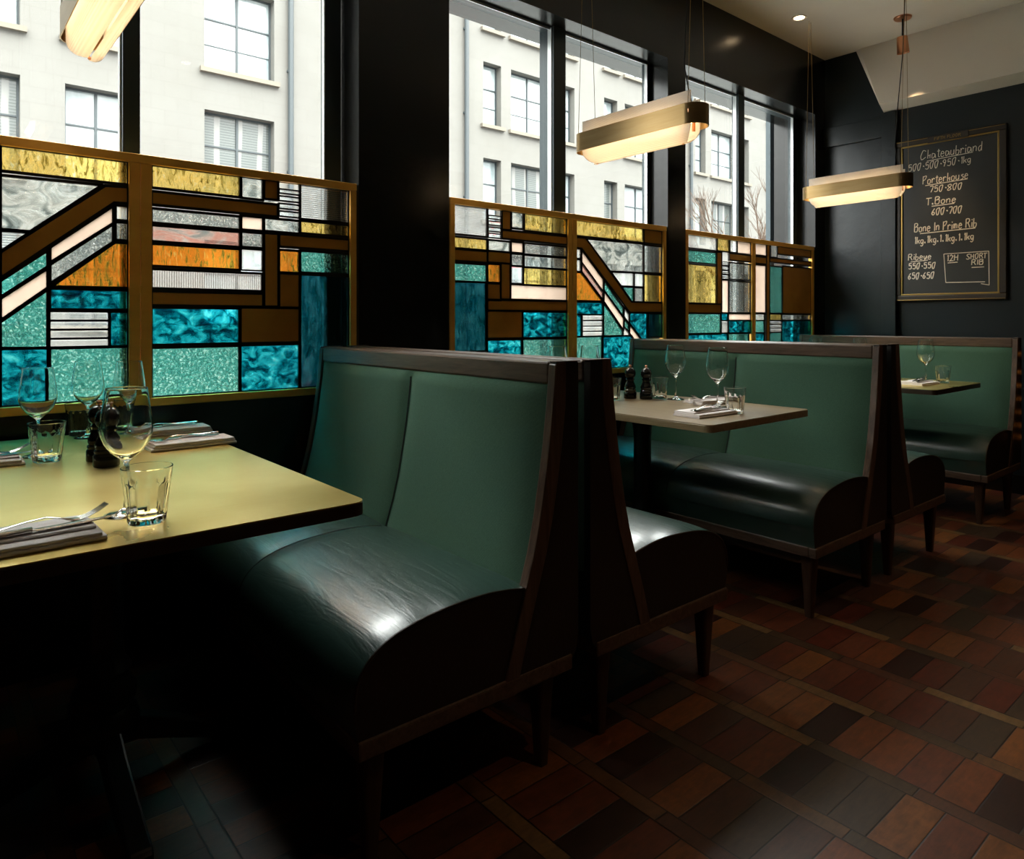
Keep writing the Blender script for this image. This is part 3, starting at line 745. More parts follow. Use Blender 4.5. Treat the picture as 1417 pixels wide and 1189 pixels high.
dup(b0, (3.1385, BY, 0), 0, 'dark banquette bench seen past the end of the middle seat back, mostly hidden')
dup(b0, (5.02, BY, 0), PI, 'farthest green banquette bench, under the menu board')

# ------------------------------------------------------------------ tables
def make_table(label, loc, lx, ly, top_m, edge_m, name='dining_table'):
    r = thing(name, label, 'table', loc)
    bm = BM(); pts = rrect(-lx/2, lx/2, -ly/2, ly/2, .028, 7); prism(bm, pts, .722, .7475, 'z'); obj('tabletop', bm, edge_m, r, bevel=.002)
    bm = BM(); pts = rrect(-lx/2+.001, lx/2-.001, -ly/2+.001, ly/2-.001, .027, 7); prism(bm, pts, .7476, .75, 'z'); obj('top_sheet', bm, top_m, r)
    bm = BM(); box(bm, -.16, .16, -.16, .16, .706, .7215); obj('mounting_plate', bm, M['iron'], r, bevel=.003)
    bm = BM(); lathe(bm, [(0, .12), (.075, .12), (.078, .15), (.070, .175), (.060, .185), (.068, .20), (.070, .225), (.058, .245), (.052, .26), (.060, .275), (.045, .30), (.040, .34), (.038, .60), (.042, .65), (.055, .69), (.06, .705), (0, .705)], 32)
    obj('column', bm, M['iron'], r, smooth=True)
    for k in range(4):
        bm = BM(); a = k*PI/2; ex = (.30, .38, .30, .38)[k]
        prof = [(0, .14), (.07, .145), (.16, .105), (ex-.05, .055), (ex-.01, .048), (ex, .036), (ex, .0), (ex-.045, .0), (ex-.055, .022), (.15, .058), (.07, .085), (0, .085)]
        prism(bm, prof, -.024, .024, 'y')
        bmesh.ops.rotate(bm, verts=bm.verts, cent=(0, 0, 0), matrix=Matrix.Rotation(a, 3, 'Z'))
        obj('foot', bm, M['iron'], r, bevel=.006)
    return r
TT = .75
make_table('rectangular table with brass sheet top and dark edge, nearest the camera', (.338, 1.930, 0), .695, 1.33, M['brass_top'], M['edge_dark'])
make_table('rectangular pale oak table between the two middle benches', (2.425, 2.00, 0), .695, 1.17, M['oak'], M['oak'])
make_table('farthest table with dull brass top before the last bench', (4.385, 1.985, 0), .70, 1.20, M['brass_top'], M['edge_dark'])

# ------------------------------------------------------------------ glassware
def wineglass_bm():
    bm = BM()
    prof = [(0, .0), (.036, .0), (.0375, .0015), (.030, .004), (.012, .0075), (.0055, .014), (.0036, .03), (.0033, .06), (.0036, .085), (.0055, .098), (.013, .105), (.026, .116), (.037, .131), (.0432, .148), (.0445, .162), (.0425, .182), (.0385, .208), (.0354, .2325), (.03525, .2340), (.0349, .2350), (.0346, .2350), (.0343, .2340), (.0344, .2325),
            (.0375, .208), (.0412, .182), (.0432, .162), (.0418, .148), (.0355, .132), (.0245, .118), (.012, .1085), (0, .106)]
    lathe(bm, prof, 40); return bm
def tumbler_bm():
    bm = BM()
    def rf(r, z, a):
        if r > .020 and r > R_OUT(z)-.0012 and .004 < z < .068:
            k = min(1, (z-.004)/.006, (.068-z)/.004); c = abs(math.sin(a*6)); return r-.0026*k*(1-c**.6)*1.0
        return r
    def R_OUT(z): return .0315+(.0425-.0315)*z/.09
    prof = [(0, .001), (.024, .001), (.0300, .0), (.0315, .003)]
    for z in (.006, .010, .02, .03, .04, .05, .06, .064, .068, .0705, .075, .083, .089): prof.append((R_OUT(z), z))
    prof += [(R_OUT(.09), .0897), (R_OUT(.09)-.0006, .0906), (R_OUT(.09)-.0014, .0906), (R_OUT(.09)-.0019, .0897), (R_OUT(.09)-.0020, .0885), (R_OUT(.075)-.0024, .075), (R_OUT(.06)-.0036, .06), (R_OUT(.03)-.0046, .03), (R_OUT(.014)-.0055, .0135), (.020, .010), (0, .010)]
    lathe(bm, prof, 72, rf=rf)
    bmesh.ops.scale(bm, vec=(1, 1, 1.10), verts=bm.verts); return bm
GL = {}
def put(kind, x, y, label, cat, group, rz=0, z=TT):
    if kind not in GL:
        if kind == 'wine_glass': o = obj(kind, wineglass_bm(), M['glass'], smooth=True, autosm=False)
        else: o = obj(kind, tumbler_bm(), M['glass'], smooth=True)
        GL[kind] = o
    else:
        o = GL[kind].copy(); C.objects.link(o)
    o.location = (x, y, z+.0004); o.rotation_euler = (0, 0, rz)
    if kind == 'wine_glass' and x > 2: o.scale = (1.06, 1.06, 1.06)
    return tag(o, label, cat, group)
WG = 'empty wine glasses on the tables'; TG = 'faceted water tumblers on the tables'
for x, y, l in ((.293, 1.464, 'large wine glass nearest the camera, behind the front tumbler on the brass table'),
                (.238, 2.240, 'leftmost wine glass on the brass table'),
                (.394, 2.500, 'wine glass left of the brass frame post, behind the pepper mills on the brass table'),
                (.491, 2.416, 'wine glass on the brass table seen through the nearest one, right of the back row'),
                (2.645, 1.988, 'wine glass in the middle of the oak table, left of the other'),
                (2.513, 1.678, 'wine glass at the near end of the oak table beside a tumbler'),
                (2.12, 2.22, 'wine glass on the oak table whose rim shows over the nearest bench, left one'),
                (2.27, 2.17, 'wine glass on the oak table whose rim shows over the nearest bench, right one'),
                (4.512, 1.605, 'wine glass on the farthest table, fully in view'),
                (4.60, 2.02, 'wine glass on the farthest table, right one of the two rims above the middle bench'),
                (4.62, 2.32, 'wine glass on the farthest table, left one of the two rims above the middle bench')):
    put('wine_glass', x, y, l, 'wine glass', WG)
for x, y, l in ((.310, 1.385, 'faceted water tumbler at the near edge of the brass table'),
                (.248, 2.150, 'faceted water tumbler at the left of the brass table under the leftmost wine glass'),
                (.385, 2.575, 'faceted water tumbler beside the sill, left of the pepper mills on the brass table'),
                (.500, 2.545, 'faceted water tumbler farthest back on the brass table, right of the pepper mills'),
                (2.621, 2.060, 'faceted water tumbler beside the pepper mills on the oak table'),
                (2.435, 1.548, 'faceted water tumbler at the near corner of the oak table'),
                (2.42, 2.17, 'faceted water tumbler on the oak table half hidden by the bench end'),
                (4.530, 1.520, 'small looking water tumbler on the farthest table')):
    put('water_tumbler', x, y, l, 'glass tumbler', TG, rz=x)

# ------------------------------------------------------------------ pepper mills
def make_mill(label):
    r = thing('pepper_mill', label, 'pepper mill', group='black pepper and salt mills')
    bm = BM(); lathe(bm, [(0, 0), (.0285, 0), (.0295, .003), (.0295, .026), (.0275, .030), (.0255, .032), (.0275, .035), (.0275, .039), (.0240, .043), (.0262, .050), (.0255, .058), (.0205, .070), (.0165, .080), (.0175, .084), (.0200, .087), (.0200, .091), (.0150, .094), (0, .094)], 32)
    obj('body', bm, M['mill'], r, smooth=True)
    bm = BM(); lathe(bm, [(0, .0942), (.0145, .0942), (.0185, .097), (.0235, .104), (.0258, .114), (.0250, .124), (.0205, .134), (.0130, .140), (.0070, .1425), (0, .1425)], 32)
    obj('head', bm, M['mill'], r, smooth=True)
    bm = BM(); lathe(bm, [(0, .1426), (.0060, .1426), (.0035, .145), (.0040, .148), (.0068, .150), (.0068, .1525), (.0045, .155), (0, .1555)], 20)
    obj('knob', bm, M['copper'], r, smooth=True); return r
ml = make_mill('black pepper mill on the brass table, front one of the pair'); ml.location = (.353, 1.985, TT+.0004)
MG = 'black pepper and salt mills'
dup(ml, (.352, 2.075, TT+.0004), .5, 'black pepper mill on the brass table, back one of the pair', MG)
dup(ml, (2.520, 2.150, TT+.0004), .2, 'black pepper mill on the oak table, left one of the pair', MG)
dup(ml, (2.555, 2.085, TT+.0004), .9, 'black pepper mill on the oak table, right one touching the tumbler', MG)

# ------------------------------------------------------------------ napkins and cutlery
def slab(bm, x0, x1, y0, y1, z0, z1, r=.006, sag=0):
    """soft folded layer: rounded long edges"""
    n = 6; h = (z1-z0)/2; pts = []
    for cy, a0 in ((y1-h, -90), (y0+h, 90)):
        for i in range(n+1):
            a = math.radians(a0+180*i/n); pts.append((cy+h*math.cos(a), (z0+z1)/2+h*math.sin(a)))
    seg = 10; rings = []
    for k in range(seg+1):
        x = x0+(x1-x0)*k/seg; w = .0012*math.sin(k*1.7)
        rings.append([bm.verts.new((x, p[0]+w, p[1])) for p in pts])
    for A, B in zip(rings, rings[1:]):
        for i in range(len(pts)): bm.faces.new((A[i], A[(i+1) % len(pts)], B[(i+1) % len(pts)], B[i]))
    bm.faces.new(rings[0]); bm.faces.new(rings[-1][::-1])
def napkin_bm():
    bm = BM()
    slab(bm, -.115, .115, -.062, .062, .0, .0075)
    slab(bm, -.112, .108, -.060, .058, .0077, .0135)
    slab(bm, -.108, .105, -.030, .062, .0137, .019)
    return bm
def strip(bm, secs, th):
    """flat bar through sections (s, centre y, width, z)"""
    rings = []
    for s, cy, w, z in secs:
        rings.append([bm.verts.new(p) for p in ((s, cy-w/2, z-th*.2), (s, cy-w/4, z-th/2), (s, cy+w/4, z-th/2), (s, cy+w/2, z-th*.2), (s, cy+w/2, z+th*.2), (s, cy+w/4, z+th/2), (s, cy-w/4, z+th/2), (s, cy-w/2, z+th*.2))])
    for A, B in zip(rings, rings[1:]):
        for i in range(8): bm.faces.new((A[i], A[(i+1) % 8], B[(i+1) % 8], B[i]))
    bm.faces.new(rings[0]); bm.faces.new(rings[-1][::-1])
def fork_bm():
    bm = BM()
    strip(bm, [(-.105, 0, .010, .003), (-.10, 0, .014, .003), (-.06, 0, .012, .006), (-.01, 0, .006, .013), (.02, 0, .005, .015), (.040, 0, .007, .010), (.050, 0, .017, .006), (.060, 0, .023, .004), (.068, 0, .024, .004)], .0026)
    for k in range(4):
        y = -.009+.006*k
        strip(bm, [(.066, y, .0045, .004), (.080, y, .0034, .007), (.095, y, .0030, .013), (.110, y, .0022, .022)], .0020)
    return bm
def knife_bm():
    bm = BM()
    strip(bm, [(-.12, 0, .010, .005), (-.115, 0, .017, .005), (-.07, 0, .016, .005), (-.02, 0, .011, .005), (-.012, 0, .012, .005)], .009)
    strip(bm, [(-.012, 0, .009, .005), (0, .001, .017, .004), (.06, .001, .019, .0035), (.09, .002, .015, .0035), (.108, .005, .006, .0035), (.112, .007, .002, .0035)], .0022)
    return bm
ST = {}
def place(kind, fn, mat, x, y, z, rz, label, cat, group):
    if kind not in ST: ST[kind] = obj(kind, fn(), mat, smooth=True); o = ST[kind]
    else: o = ST[kind].copy(); C.objects.link(o)
    o.location = (x, y, z); o.rotation_euler = (0, 0, rz); return tag(o, label, cat, group)
# (centre x, y, direction the fork points, knife and fork sideways offset sign, wording)
SETS = [(.118, 1.372, .03, 1, 'at the front left of the brass table', 0),
        (.085, 2.190, .0, 1, 'at the far left of the brass table', 0),
        (.595, 2.165, PI+.02, 1, 'at the right of the brass table beside the bench', 0),
        (.612, 2.440, PI-.02, 1, 'farthest back on the brass table', 0),
        (2.300, 1.590, -.04, 1, 'at the near end of the oak table', 0),
        (2.660, 1.800, PI-.25, 1, 'in the middle of the oak table', 0),
        (4.340, 1.575, -.04, 1, 'on the farthest table', 0)]
for x, y, a, sg, w, _ in SETS:
    place('folded_napkin', napkin_bm, M['napkin'], x, y, TT+.0004, a, 'folded white linen napkin '+w, 'napkin', 'folded napkins')
    dx, dy = math.cos(a), math.sin(a)
    def at(s, t): return x+s*dx-t*dy, y+s*dy+t*dx
    px, py = at(.022, .012); place('table_fork', fork_bm, M['cutlery'], px, py, TT+.0196, a+.10, 'steel fork on the napkin '+w, 'fork', 'forks on napkins')
    px, py = at(.030, -.012 if True else 0); place('table_knife', knife_bm, M['cutlery'], px, py, TT+.0196, a+.08, 'steel knife on the napkin '+w, 'knife', 'knives on napkins')

# ------------------------------------------------------------------ pendant lamps
def ribbed_glass():
    m, nt, out = new_mat('ribbed_frosted_glass')
    v = coords(nt); wv = N(nt, 'ShaderNodeTexWave', wave_type='BANDS', bands_direction='Z'); setin(wv, Scale=60, Distortion=.4); nt.links.new(v, wv.inputs[0])
    c = ramp(nt, wv.outputs[1], [(.2, (.86, .84, .80)), (.8, (.97, .96, .92))])
    tl = N(nt, 'ShaderNodeBsdfTranslucent'); nt.links.new(c, tl.inputs[0])
    df = N(nt, 'ShaderNodeBsdfDiffuse'); nt.links.new(c, df.inputs[0])
    tr = N(nt, 'ShaderNodeBsdfTransparent'); gl = N(nt, 'ShaderNodeBsdfGlossy'); setin(gl, Roughness=.15)
    nb = bump(nt, wv.outputs[1], .3, .002)
    for q in (tl, df, gl): nt.links.new(nb, q.inputs['Normal'])
    a = N(nt, 'ShaderNodeMixShader'); a.inputs[0].default_value = .35; nt.links.new(tl.outputs[0], a.inputs[1]); nt.links.new(df.outputs[0], a.inputs[2])
    b = N(nt, 'ShaderNodeMixShader'); b.inputs[0].default_value = .12; nt.links.new(a.outputs[0], b.inputs[1]); nt.links.new(tr.outputs[0], b.inputs[2])
    d = N(nt, 'ShaderNodeMixShader'); d.inputs[0].default_value = .07; nt.links.new(b.outputs[0], d.inputs[1]); nt.links.new(gl.outputs[0], d.inputs[2])
    nt.links.new(d.outputs[0], out.inputs[0]); return m
M['ribglass'] = ribbed_glass()
M['led'] = emit_mat('warm_led_tube', (1.0, .70, .40), LED)
def stadium(hl, hw, n=14):
    """outline along Y with round ends"""
    out = []
    for cy, a0 in ((hl-hw, 0), (-hl+hw, 180)):
        for i in range(n+1):
            a = math.radians(a0+180*i/n); out.append((hw*math.cos(a), cy+hw*math.sin(a)))
    return out
def make_lamp(label, zc):
    r = thing('pendant_lamp', label, 'pendant lamp', group='brass banded pendant lamps')
    HLn, HW, BH = .345, .062, .041
    bm = BM(); o_ = stadium(HLn, HW); i_ = stadium(HLn-.0025, HW-.0025); n = len(o_)
    V = [[bm.verts.new((x, y, z)) for x, y in p] for p, z in ((o_, -BH), (o_, BH), (i_, BH), (i_, -BH))]
    for a in range(4):
        A, B = V[a], V[(a+1) % 4]
        for i in range(n): bm.faces.new((A[i], A[(i+1) % n], B[(i+1) % n], B[i]))
    obj('brass_band', bm, M['brass'], r, smooth=True)
    # two glass sheets, each flat above and curling in under the tube
    for s in (-1, 1):
        bm = BM(); gl = .295; hw = .049; th = .003
        prof = [(hw, .092-(.012 if s > 0 else 0)), (hw, .03), (hw, -.045)]+[(hw*math.cos(math.radians(a)), -.050-.050*math.sin(math.radians(a))) for a in range(0, 86, 12)]+[(.003, -.0995)]
        off = .012*s
        nY = 24; grid = []
        for (u, z) in prof:
            row = []
            # the lower corners are rounded
            k = max(0, -z-.035)/.065; cut = .055*(1-math.sqrt(max(0, 1-min(1, k)**2)))
            for j in range(nY+1):
                y = -(gl-cut)+2*(gl-cut)*j/nY+off; row.append((s*u, y, z))
            grid.append(row)
        def inner(i, j):
            p = Vector(grid[i][j]); a = Vector(grid[max(i-1, 0)][j]); b = Vector(grid[min(i+1, len(grid)-1)][j]); d = (b-a); d.y = 0; d.normalize()
            nn = Vector((d.z, 0, -d.x))*(1 if s > 0 else -1); return p+nn*th*1
        O = [[bm.verts.new(p) for p in row] for row in grid]; I = [[bm.verts.new(inner(i, j)) for j in range(nY+1)] for i in range(len(grid))]
        for i in range(len(grid)-1):
            for j in range(nY):
                bm.faces.new((O[i][j], O[i][j+1], O[i+1][j+1], O[i+1][j])); bm.faces.new((I[i][j+1], I[i][j], I[i+1][j], I[i+1][j+1]))
            for j in (0, nY): bm.faces.new((O[i][j], O[i+1][j], I[i+1][j], I[i][j]))
        for i in (0, len(grid)-1):
            for j in range(nY): bm.faces.new((O[i][j], O[i][j+1], I[i][j+1], I[i][j]))
        obj('glass_shade', bm, M['ribglass'], r, smooth=True)
    bm = BM(); tube(bm, [(0, -.27, -.012), (0, .27, -.012)], .014, 12); obj('light_tube', bm, M['led'], r, smooth=True)
    bm = BM()
    for s in (-1, 1):
        box(bm, -.006, .006, s*.286-.004, s*.286+.004, -.060, .035); box(bm, -.059, .059, s*.300-.003, s*.300+.003, .004, .016)
        tube(bm, [(0, s*.236, -.103), (0, s*.236, -.096)], .004, 10)
    box(bm, -.006, .006, -.30, .30, .002, .008)
    obj('bracket', bm, M['copper'], r)
    top = CZ-zc
    for s in (-1, 1):
        bm = BM()
        for q in (-1, 1): tube(bm, [(q*.058, s*.300, .016), (q*.012, s*.302, top-.018)], .0013, 6)
        obj('suspension_wire', bm, M['brass'], r)
        bm = BM(); lathe(bm, [(0, -.030), (.010, -.028), (.016, -.020), (.050, -.012), (.056, -.004), (.056, 0), (0, 0)], 28, 0, s*.302, top); obj('ceiling_rose', bm, M['brass'], r, smooth=True)
    bm = BM(); tube(bm, [(0, -.285, .03), (.004, -.262, .10), (-.008, -.245, .22), (-.010, -.262, .45), (-.002, -.290, .8), (0, -.302, top-.02)], .0028, 8); obj('power_cord', bm, M['cord'], r)
    return r
ZL = 1.925
lp = make_lamp('brass banded pendant lamp with ribbed glass, in the middle of the photo', ZL); lp.location = (2.36, 1.972, ZL)
PG = 'brass banded pendant lamps'
dup(lp, (.352, 1.975, ZL), 0, 'pendant lamp at the top left, only its glass end in the photo', PG)
dup(lp, (4.62, 2.060, ZL+.045), 0, 'pendant lamp in front of the end wall, farthest away', PG)

# ------------------------------------------------------------------ ceiling fittings
def downlight(x, y, label, w=14):
    r = thing('ceiling_downlight', label, 'downlight', (x, y, CZ), group='recessed ceiling downlights')
    bm = BM(); lathe(bm, [(.036, -.001), (.048, -.004), (.050, 0), (.036, 0)], 28); lathe(bm, [(0, -.0005), (.034, -.0005), (.034, 0), (0, 0)], 28, mi=1)
    obj('fitting', bm, [M['ceil'], M['spotface']], r, smooth=True)
    l = bpy.data.lights.new('downlight_lamp', 'SPOT'); l.energy = w; l.color = (1, .66, .36); l.spot_size = math.radians(95); l.spot_blend = .8; l.shadow_soft_size = .035
    o = bpy.data.objects.new('downlight_lamp', l); C.objects.link(o); o.parent = r; o.location = (0, 0, -.015)
    return r
M['spotface'] = emit_mat('lit_downlight_lens', (1, .72, .42), 12)
downlight(4.51, 2.38, 'glowing recessed downlight in the ceiling beside the lamp rose', DL*.35)
r = thing('ceiling_spotlight', 'small copper spotlight hanging under the ceiling before the bulkhead', 'spotlight', (5.03, 1.93, CZ))
bm = BM(); lathe(bm, [(0, -.012), (.050, -.012), (.055, -.004), (.055, 0), (0, 0)], 28); obj('mounting_plate', bm, M['copper'], r, smooth=True)
bm = BM(); tube(bm, [(0, 0, -.012), (0, 0, -.14)], .006, 8); obj('stem', bm, M['cord'], r)
bm = BM(); lathe(bm, [(0, .055), (.030, .055), (.033, .05), (.038, -.055), (.034, -.055), (.030, -.03), (0, -.03)], 28)
bmesh.ops.rotate(bm, verts=bm.verts, cent=(0, 0, 0), matrix=Matrix.Rotation(-.18, 3, 'Y')); bmesh.ops.translate(bm, verts=bm.verts, vec=(0, 0, -.185))
obj('spot_body', bm, M['copper'], r, smooth=True)

l = bpy.data.lights.new('spot_lamp', 'SPOT'); l.energy = SPOTW; l.color = (1, .68, .38); l.spot_size = math.radians(30); l.spot_blend = .9; l.shadow_soft_size = .025
o = bpy.data.objects.new('spot_lamp', l); C.objects.link(o); o.parent = r; o.location = (-.012, 0, -.262)
o.rotation_euler = (Vector((EX, 1.74, 1.50))-Vector((5.018, 1.93, CZ-.262))).to_track_quat('-Z', 'Y').to_euler()
# ------------------------------------------------------------------ menu board
BX = EX
br = thing('menu_board', 'framed blackboard with handwritten steak cuts and weights on the end wall', 'blackboard', (BX, 1.77, 1.25))
def B(y, z): return (1.77-y, z-1.25)   # u grows to the right in the photo (towards -Y)
# local frame: children use x = out of wall (negative X), y = world Y offset, z up
y0, y1, z0, z1 = 1.430, 2.115, 1.247, 2.392
def lb(bm, d0, d1, a, b, c, d): box(bm, -d1, -d0, a-1.77, b-1.77, c-1.25, d-1.25)
bm = BM(); lb(bm, .002, .020, y0+.05, y1-.05, z0+.05, z1-.05); obj('slate', bm, M['board'], br)
bm = BM()
for a, b, c, d in ((y0, y1, z0, z0+.042), (y0, y1, z1-.042, z1), (y0, y0+.042, z0+.042, z1-.042), (y1-.042, y1, z0+.042, z1-.042)): lb(bm, 0, .034, a, b, c, d)
obj('outer_frame', bm, M['dark_mould'], br, bevel=.006)
bm = BM()
q = .042; w = .011
for a, b, c, d in ((y0+q, y1-q, z0+q, z0+q+w), (y0+q, y1-q, z1-q-w, z1-q), (y0+q, y0+q+w, z0+q+w, z1-q-w), (y1-q-w, y1-q, z0+q+w, z1-q-w)): lb(bm, .0, .029, a, b, c, d)
for a, b, c, d in ((y0+.008, y1-.008, z0+.008, z0+.012), (y0+.008, y1-.008, z1-.012, z1-.008), (y1-.012, y1-.008, z0+.012, z1-.012)): lb(bm, .030, .036, a, b, c, d)
obj('gilt_frame', bm, M['gilt'], br, bevel=.003)
bm = BM(); lb(bm, .030, .042, 1.645, 1.895, z1-.048, z1-.006); pl = obj('name_plate', bm, M['frame_br_dark'] if 'frame_br_dark' in M else M['dark_mould'], br, bevel=.002)

GLY = {  # handwriting strokes: pairs of digits x,y ; letters a..d are -1..-4
 'C': ('8869492613204082', .85), 'h': ('2920 23535450', .65), 'a': ('542514112041535460', .65), 't': ('38314050 1656', .5), 'e': ('1353452512204051', .62),
 'u': ('1511305255 5550', .65), 'b': ('19104053441 4', .6), 'r': ('1510 133554', .5), 'i': ('2520 2728', .35), 'n': ('1510 13355450', .65), 'd': ('5535132041555950', .68),
 'P': ('1910 185968451 4', .7), 'o': ('3514112040525435', .62), 's': ('5535244352301 0', .55), 'T': ('0979 3930', .65), 'B': ('1910 195967465 5 1565625010', .75), 'I': ('2920', .35),
 'm': ('1510 13353430 3355 6460', .75), 'R': ('1910 195967451 5 4570', .75), 'y': ('151230525 5 551c', .6), 'k': ('1910 5512 3350', .55), 'g': ('5525133053 555a3c1b', .6),
 '0': ('3916204053694 93 9', .7), '1': ('27393 0', .42), '2': ('1739576720107 0', .7), '3': ('1849673562401 1', .7), '4': ('591373 5950', .7), '5': ('692925 255662401 1', .7),
 '6': ('5925123052441 3', .65), '7': ('196930', .65), '8': ('3917622012675 93 9', .72), '9': ('56351739585630', .65), '.': ('1121202211', .38), '-': ('34443534', .5), 'H': ('1910 6960 1565', .78),
 'S': ('7859176240200 1', .75), 'O': ('3916204063694 93 9', .8), 'F': ('1910 1969 1555', .65), 'L': ('191070', .65), ' ': ('', .4)}
GLY = {k: (v[0], v[1]) for k, v in GLY.items()}
def parse(sv):
    out = []; toks = []
    # a blank parts strokes unless it splits a pair
    cur = ''
    for ch in sv:
        if ch == ' ':
            if len(cur) % 2 == 0 and cur: toks.append(cur); cur = ''
        else: cur += ch
    if cur: toks.append(cur)
    def d(ch): return int(ch) if ch.isdigit() else -(ord(ch)-96)
    for t in toks: out.append([(d(t[i])/10, d(t[i+1])/9) for i in range(0, len(t)-1, 2)])
    return out
def smooth_line(p, corner=False):
    if len(p) < 3: return p
    out = []
    for i in range(len(p)-1):
        p0, p1, p2, p3 = [Vector(q) for q in (p[max(i-1, 0)], p[i], p[i+1], p[min(i+2, len(p)-1)])]
        for k in range(4):
            t = k/4; q = .5*((2*p1)+(p2-p0)*t+(2*p0-5*p1+4*p2-p3)*t*t+(3*p1-p0-3*p2+p3)*t**3); out.append((q.x, q.y))
    out.append(tuple(p[-1])); return out
def write(text, yl, zb, width, h, th=.0032, depth=.0205, mat='chalk', name='chalk_writing', parent=None, under=None, slant=.12, extra=(), sm=True):
    adv = sum(GLY[c][1] for c in text); sx = width/adv
    bm = BM(); cx = 0
    rnd = random.Random(text)
    for c in text:
        g, w = GLY[c]; jz = rnd.uniform(-.04, .04)*h
        for st in parse(g):
            if len(st) < 2: continue
            st = smooth_line(st) if sm else st
            pts = [(-depth-.0012, (yl-(cx+(a*.95+slant*b*.5)*sx*1.0))-1.77, zb+b*h+jz-1.25) for a, b in st]
            tube(bm, pts, th, 5)
        cx += w*sx
    for (a, b_, c_, d_) in (extra or ()): tube(bm, [(-depth-.0012, a-1.77, b_-1.25), (-depth-.0012, c_-1.77, d_-1.25)], th, 5)
    bmesh.ops.scale(bm, vec=(.35, 1, 1), space=Matrix.Translation((depth+.0012, 0, 0)), verts=bm.verts)
    return obj(name, bm, M[mat], parent or br)
write('Chateaubriand', 1.950, 2.240, .385, .060, extra=((1.905, 2.224, 1.625, 2.236),), th=.0024)
write('500-500-950-1kg', 2.030, 2.170, .395, .046, th=.0024)
write('Porterhouse', 1.935, 2.066, .285, .056, extra=((1.915, 2.054, 1.655, 2.062),), th=.0026)
write('750-800', 1.892, 2.002, .205, .040, th=.0028)
write('T.Bone', 1.912, 1.916, .190, .048, extra=((1.875, 1.905, 1.735, 1.908),), th=.0032)
write('600-700', 1.878, 1.842, .190, .044, th=.0034)
write('Bone In Prime Rib', 1.990, 1.735, .390, .058, extra=((1.950, 1.722, 1.610, 1.728),), th=.0034)
write('1kg.1kg.1.1kg.1.1kg', 1.990, 1.652, .372, .048, th=.0034)
write('Ribeye', 2.030, 1.540, .155, .043, extra=((2.01, 1.527, 1.90, 1.533),), th=.0030)
write('550-550', 2.028, 1.475, .178, .040, th=.0034)
write('650-650', 2.030, 1.405, .172, .042, th=.0034)
write('12H', 1.785, 1.518, .078, .040, extra=((1.775, 1.505, 1.715, 1.507),), th=.0030)
write('SHORT', 1.664, 1.524, .118, .033, extra=(), th=.0028) if False else None
write('SHORT', 1.664, 1.524, .120, .033, th=.0027)
write('RIB', 1.636, 1.482, .075, .034, extra=((1.632, 1.466, 1.560, 1.466),), th=.0030)
write(' ', 1.8, 1.4, .1, .03, th=.0026, extra=((1.799, 1.568, 1.533, 1.568), (1.533, 1.568, 1.531, 1.345), (1.799, 1.568, 1.787, 1.372), (1.787, 1.372, 1.555, 1.367), (1.578, 1.356, 1.531, 1.345)), name='chalk_box')
write('FIFTH FLOOR', 1.850, z1-.037, .150, .019, th=.0014, depth=.0425, mat='brass', name='lettering', parent=pl, sm=False) if False else None
let = write('FIFTH FLOOR', 1.853, z1-.037, .165, .019, th=.0015, depth=.0425, mat='gilt', name='lettering', sm=False); let.parent = pl

# dark bottle shelf beyond the last bench; glowing beads imitate orange glints on bottles
r = thing('bottle_shelf', 'dark shelf with small glowing amber glints at the right edge of the photo', 'shelf', (5.08, 1.24, 0))
bm = BM(); box(bm, .0, .26, -.50, -.48, 0, 1.2); box(bm, .0, .26, -.02, 0, 0, 1.2); box(bm, .24, .26, -.48, -.02, 0, 1.2)
for k in range(8): box(bm, .0, .24, -.48, -.02, .05+k*.16, .065+k*.16)
obj('carcass', bm, M['edge_dark'], r)
for k, z in enumerate((.40, .47, .55, .63, .71, .79, .90)):
    bm = BM(); lathe(bm, [(0, 0), (.007, .003), (.009, .010), (.006, .019), (0, .022)], 10, -.010, -.006, z); obj('amber_glint', bm, M['amber'], r)

# ------------------------------------------------------------------ the street outside
bm = BM(); box(bm, -25, 70, 3.0, 60, -1.3, -1.2); struct('street_ground', bm, M['street'])
def facade_mat():
    m, nt, out = new_mat('white_faience_blocks')
    t = N(nt, 'ShaderNodeTexCoord')
    b = N(nt, 'ShaderNodeTexBrick'); b.inputs['Color1'].default_value = (FA, FA*.975, FA*.88, 1); b.inputs['Color2'].default_value = (FA*.97, FA*.945, FA*.855, 1); b.inputs['Mortar'].default_value = (FA*.85, FA*.82, FA*.73, 1)
    setin(b, Scale=1.0); b.inputs['Mortar Size'].default_value = .006; b.inputs['Brick Width'].default_value = .62; b.inputs['Row Height'].default_value = .36
    s = N(nt, 'ShaderNodeSeparateXYZ'); cb = N(nt, 'ShaderNodeCombineXYZ'); nt.links.new(t.outputs['Object'], s.inputs[0])
    nt.links.new(s.outputs[0], cb.inputs[0]); nt.links.new(s.outputs[2], cb.inputs[1]); nt.links.new(cb.outputs[0], b.inputs['Vector'])
    n = noise(nt, t.outputs['Object'], .35, 5, .7); st = ramp(nt, n, [(.35, (.90, .89, .87)), (.6, (1, 1, 1))])
    mx = N(nt, 'ShaderNodeMix', data_type='RGBA', blend_type='MULTIPLY'); mx.inputs['Factor'].default_value = 1; nt.links.new(b.outputs[0], mx.inputs[6]); nt.links.new(st, mx.inputs[7])
    p = N(nt, 'ShaderNodeBsdfPrincipled'); setin(p, Roughness=.7); nt.links.new(mx.outputs[2], p.inputs['Base Color']); nt.links.new(p.outputs[0], out.inputs[0]); return m
M['facade'] = facade_mat()
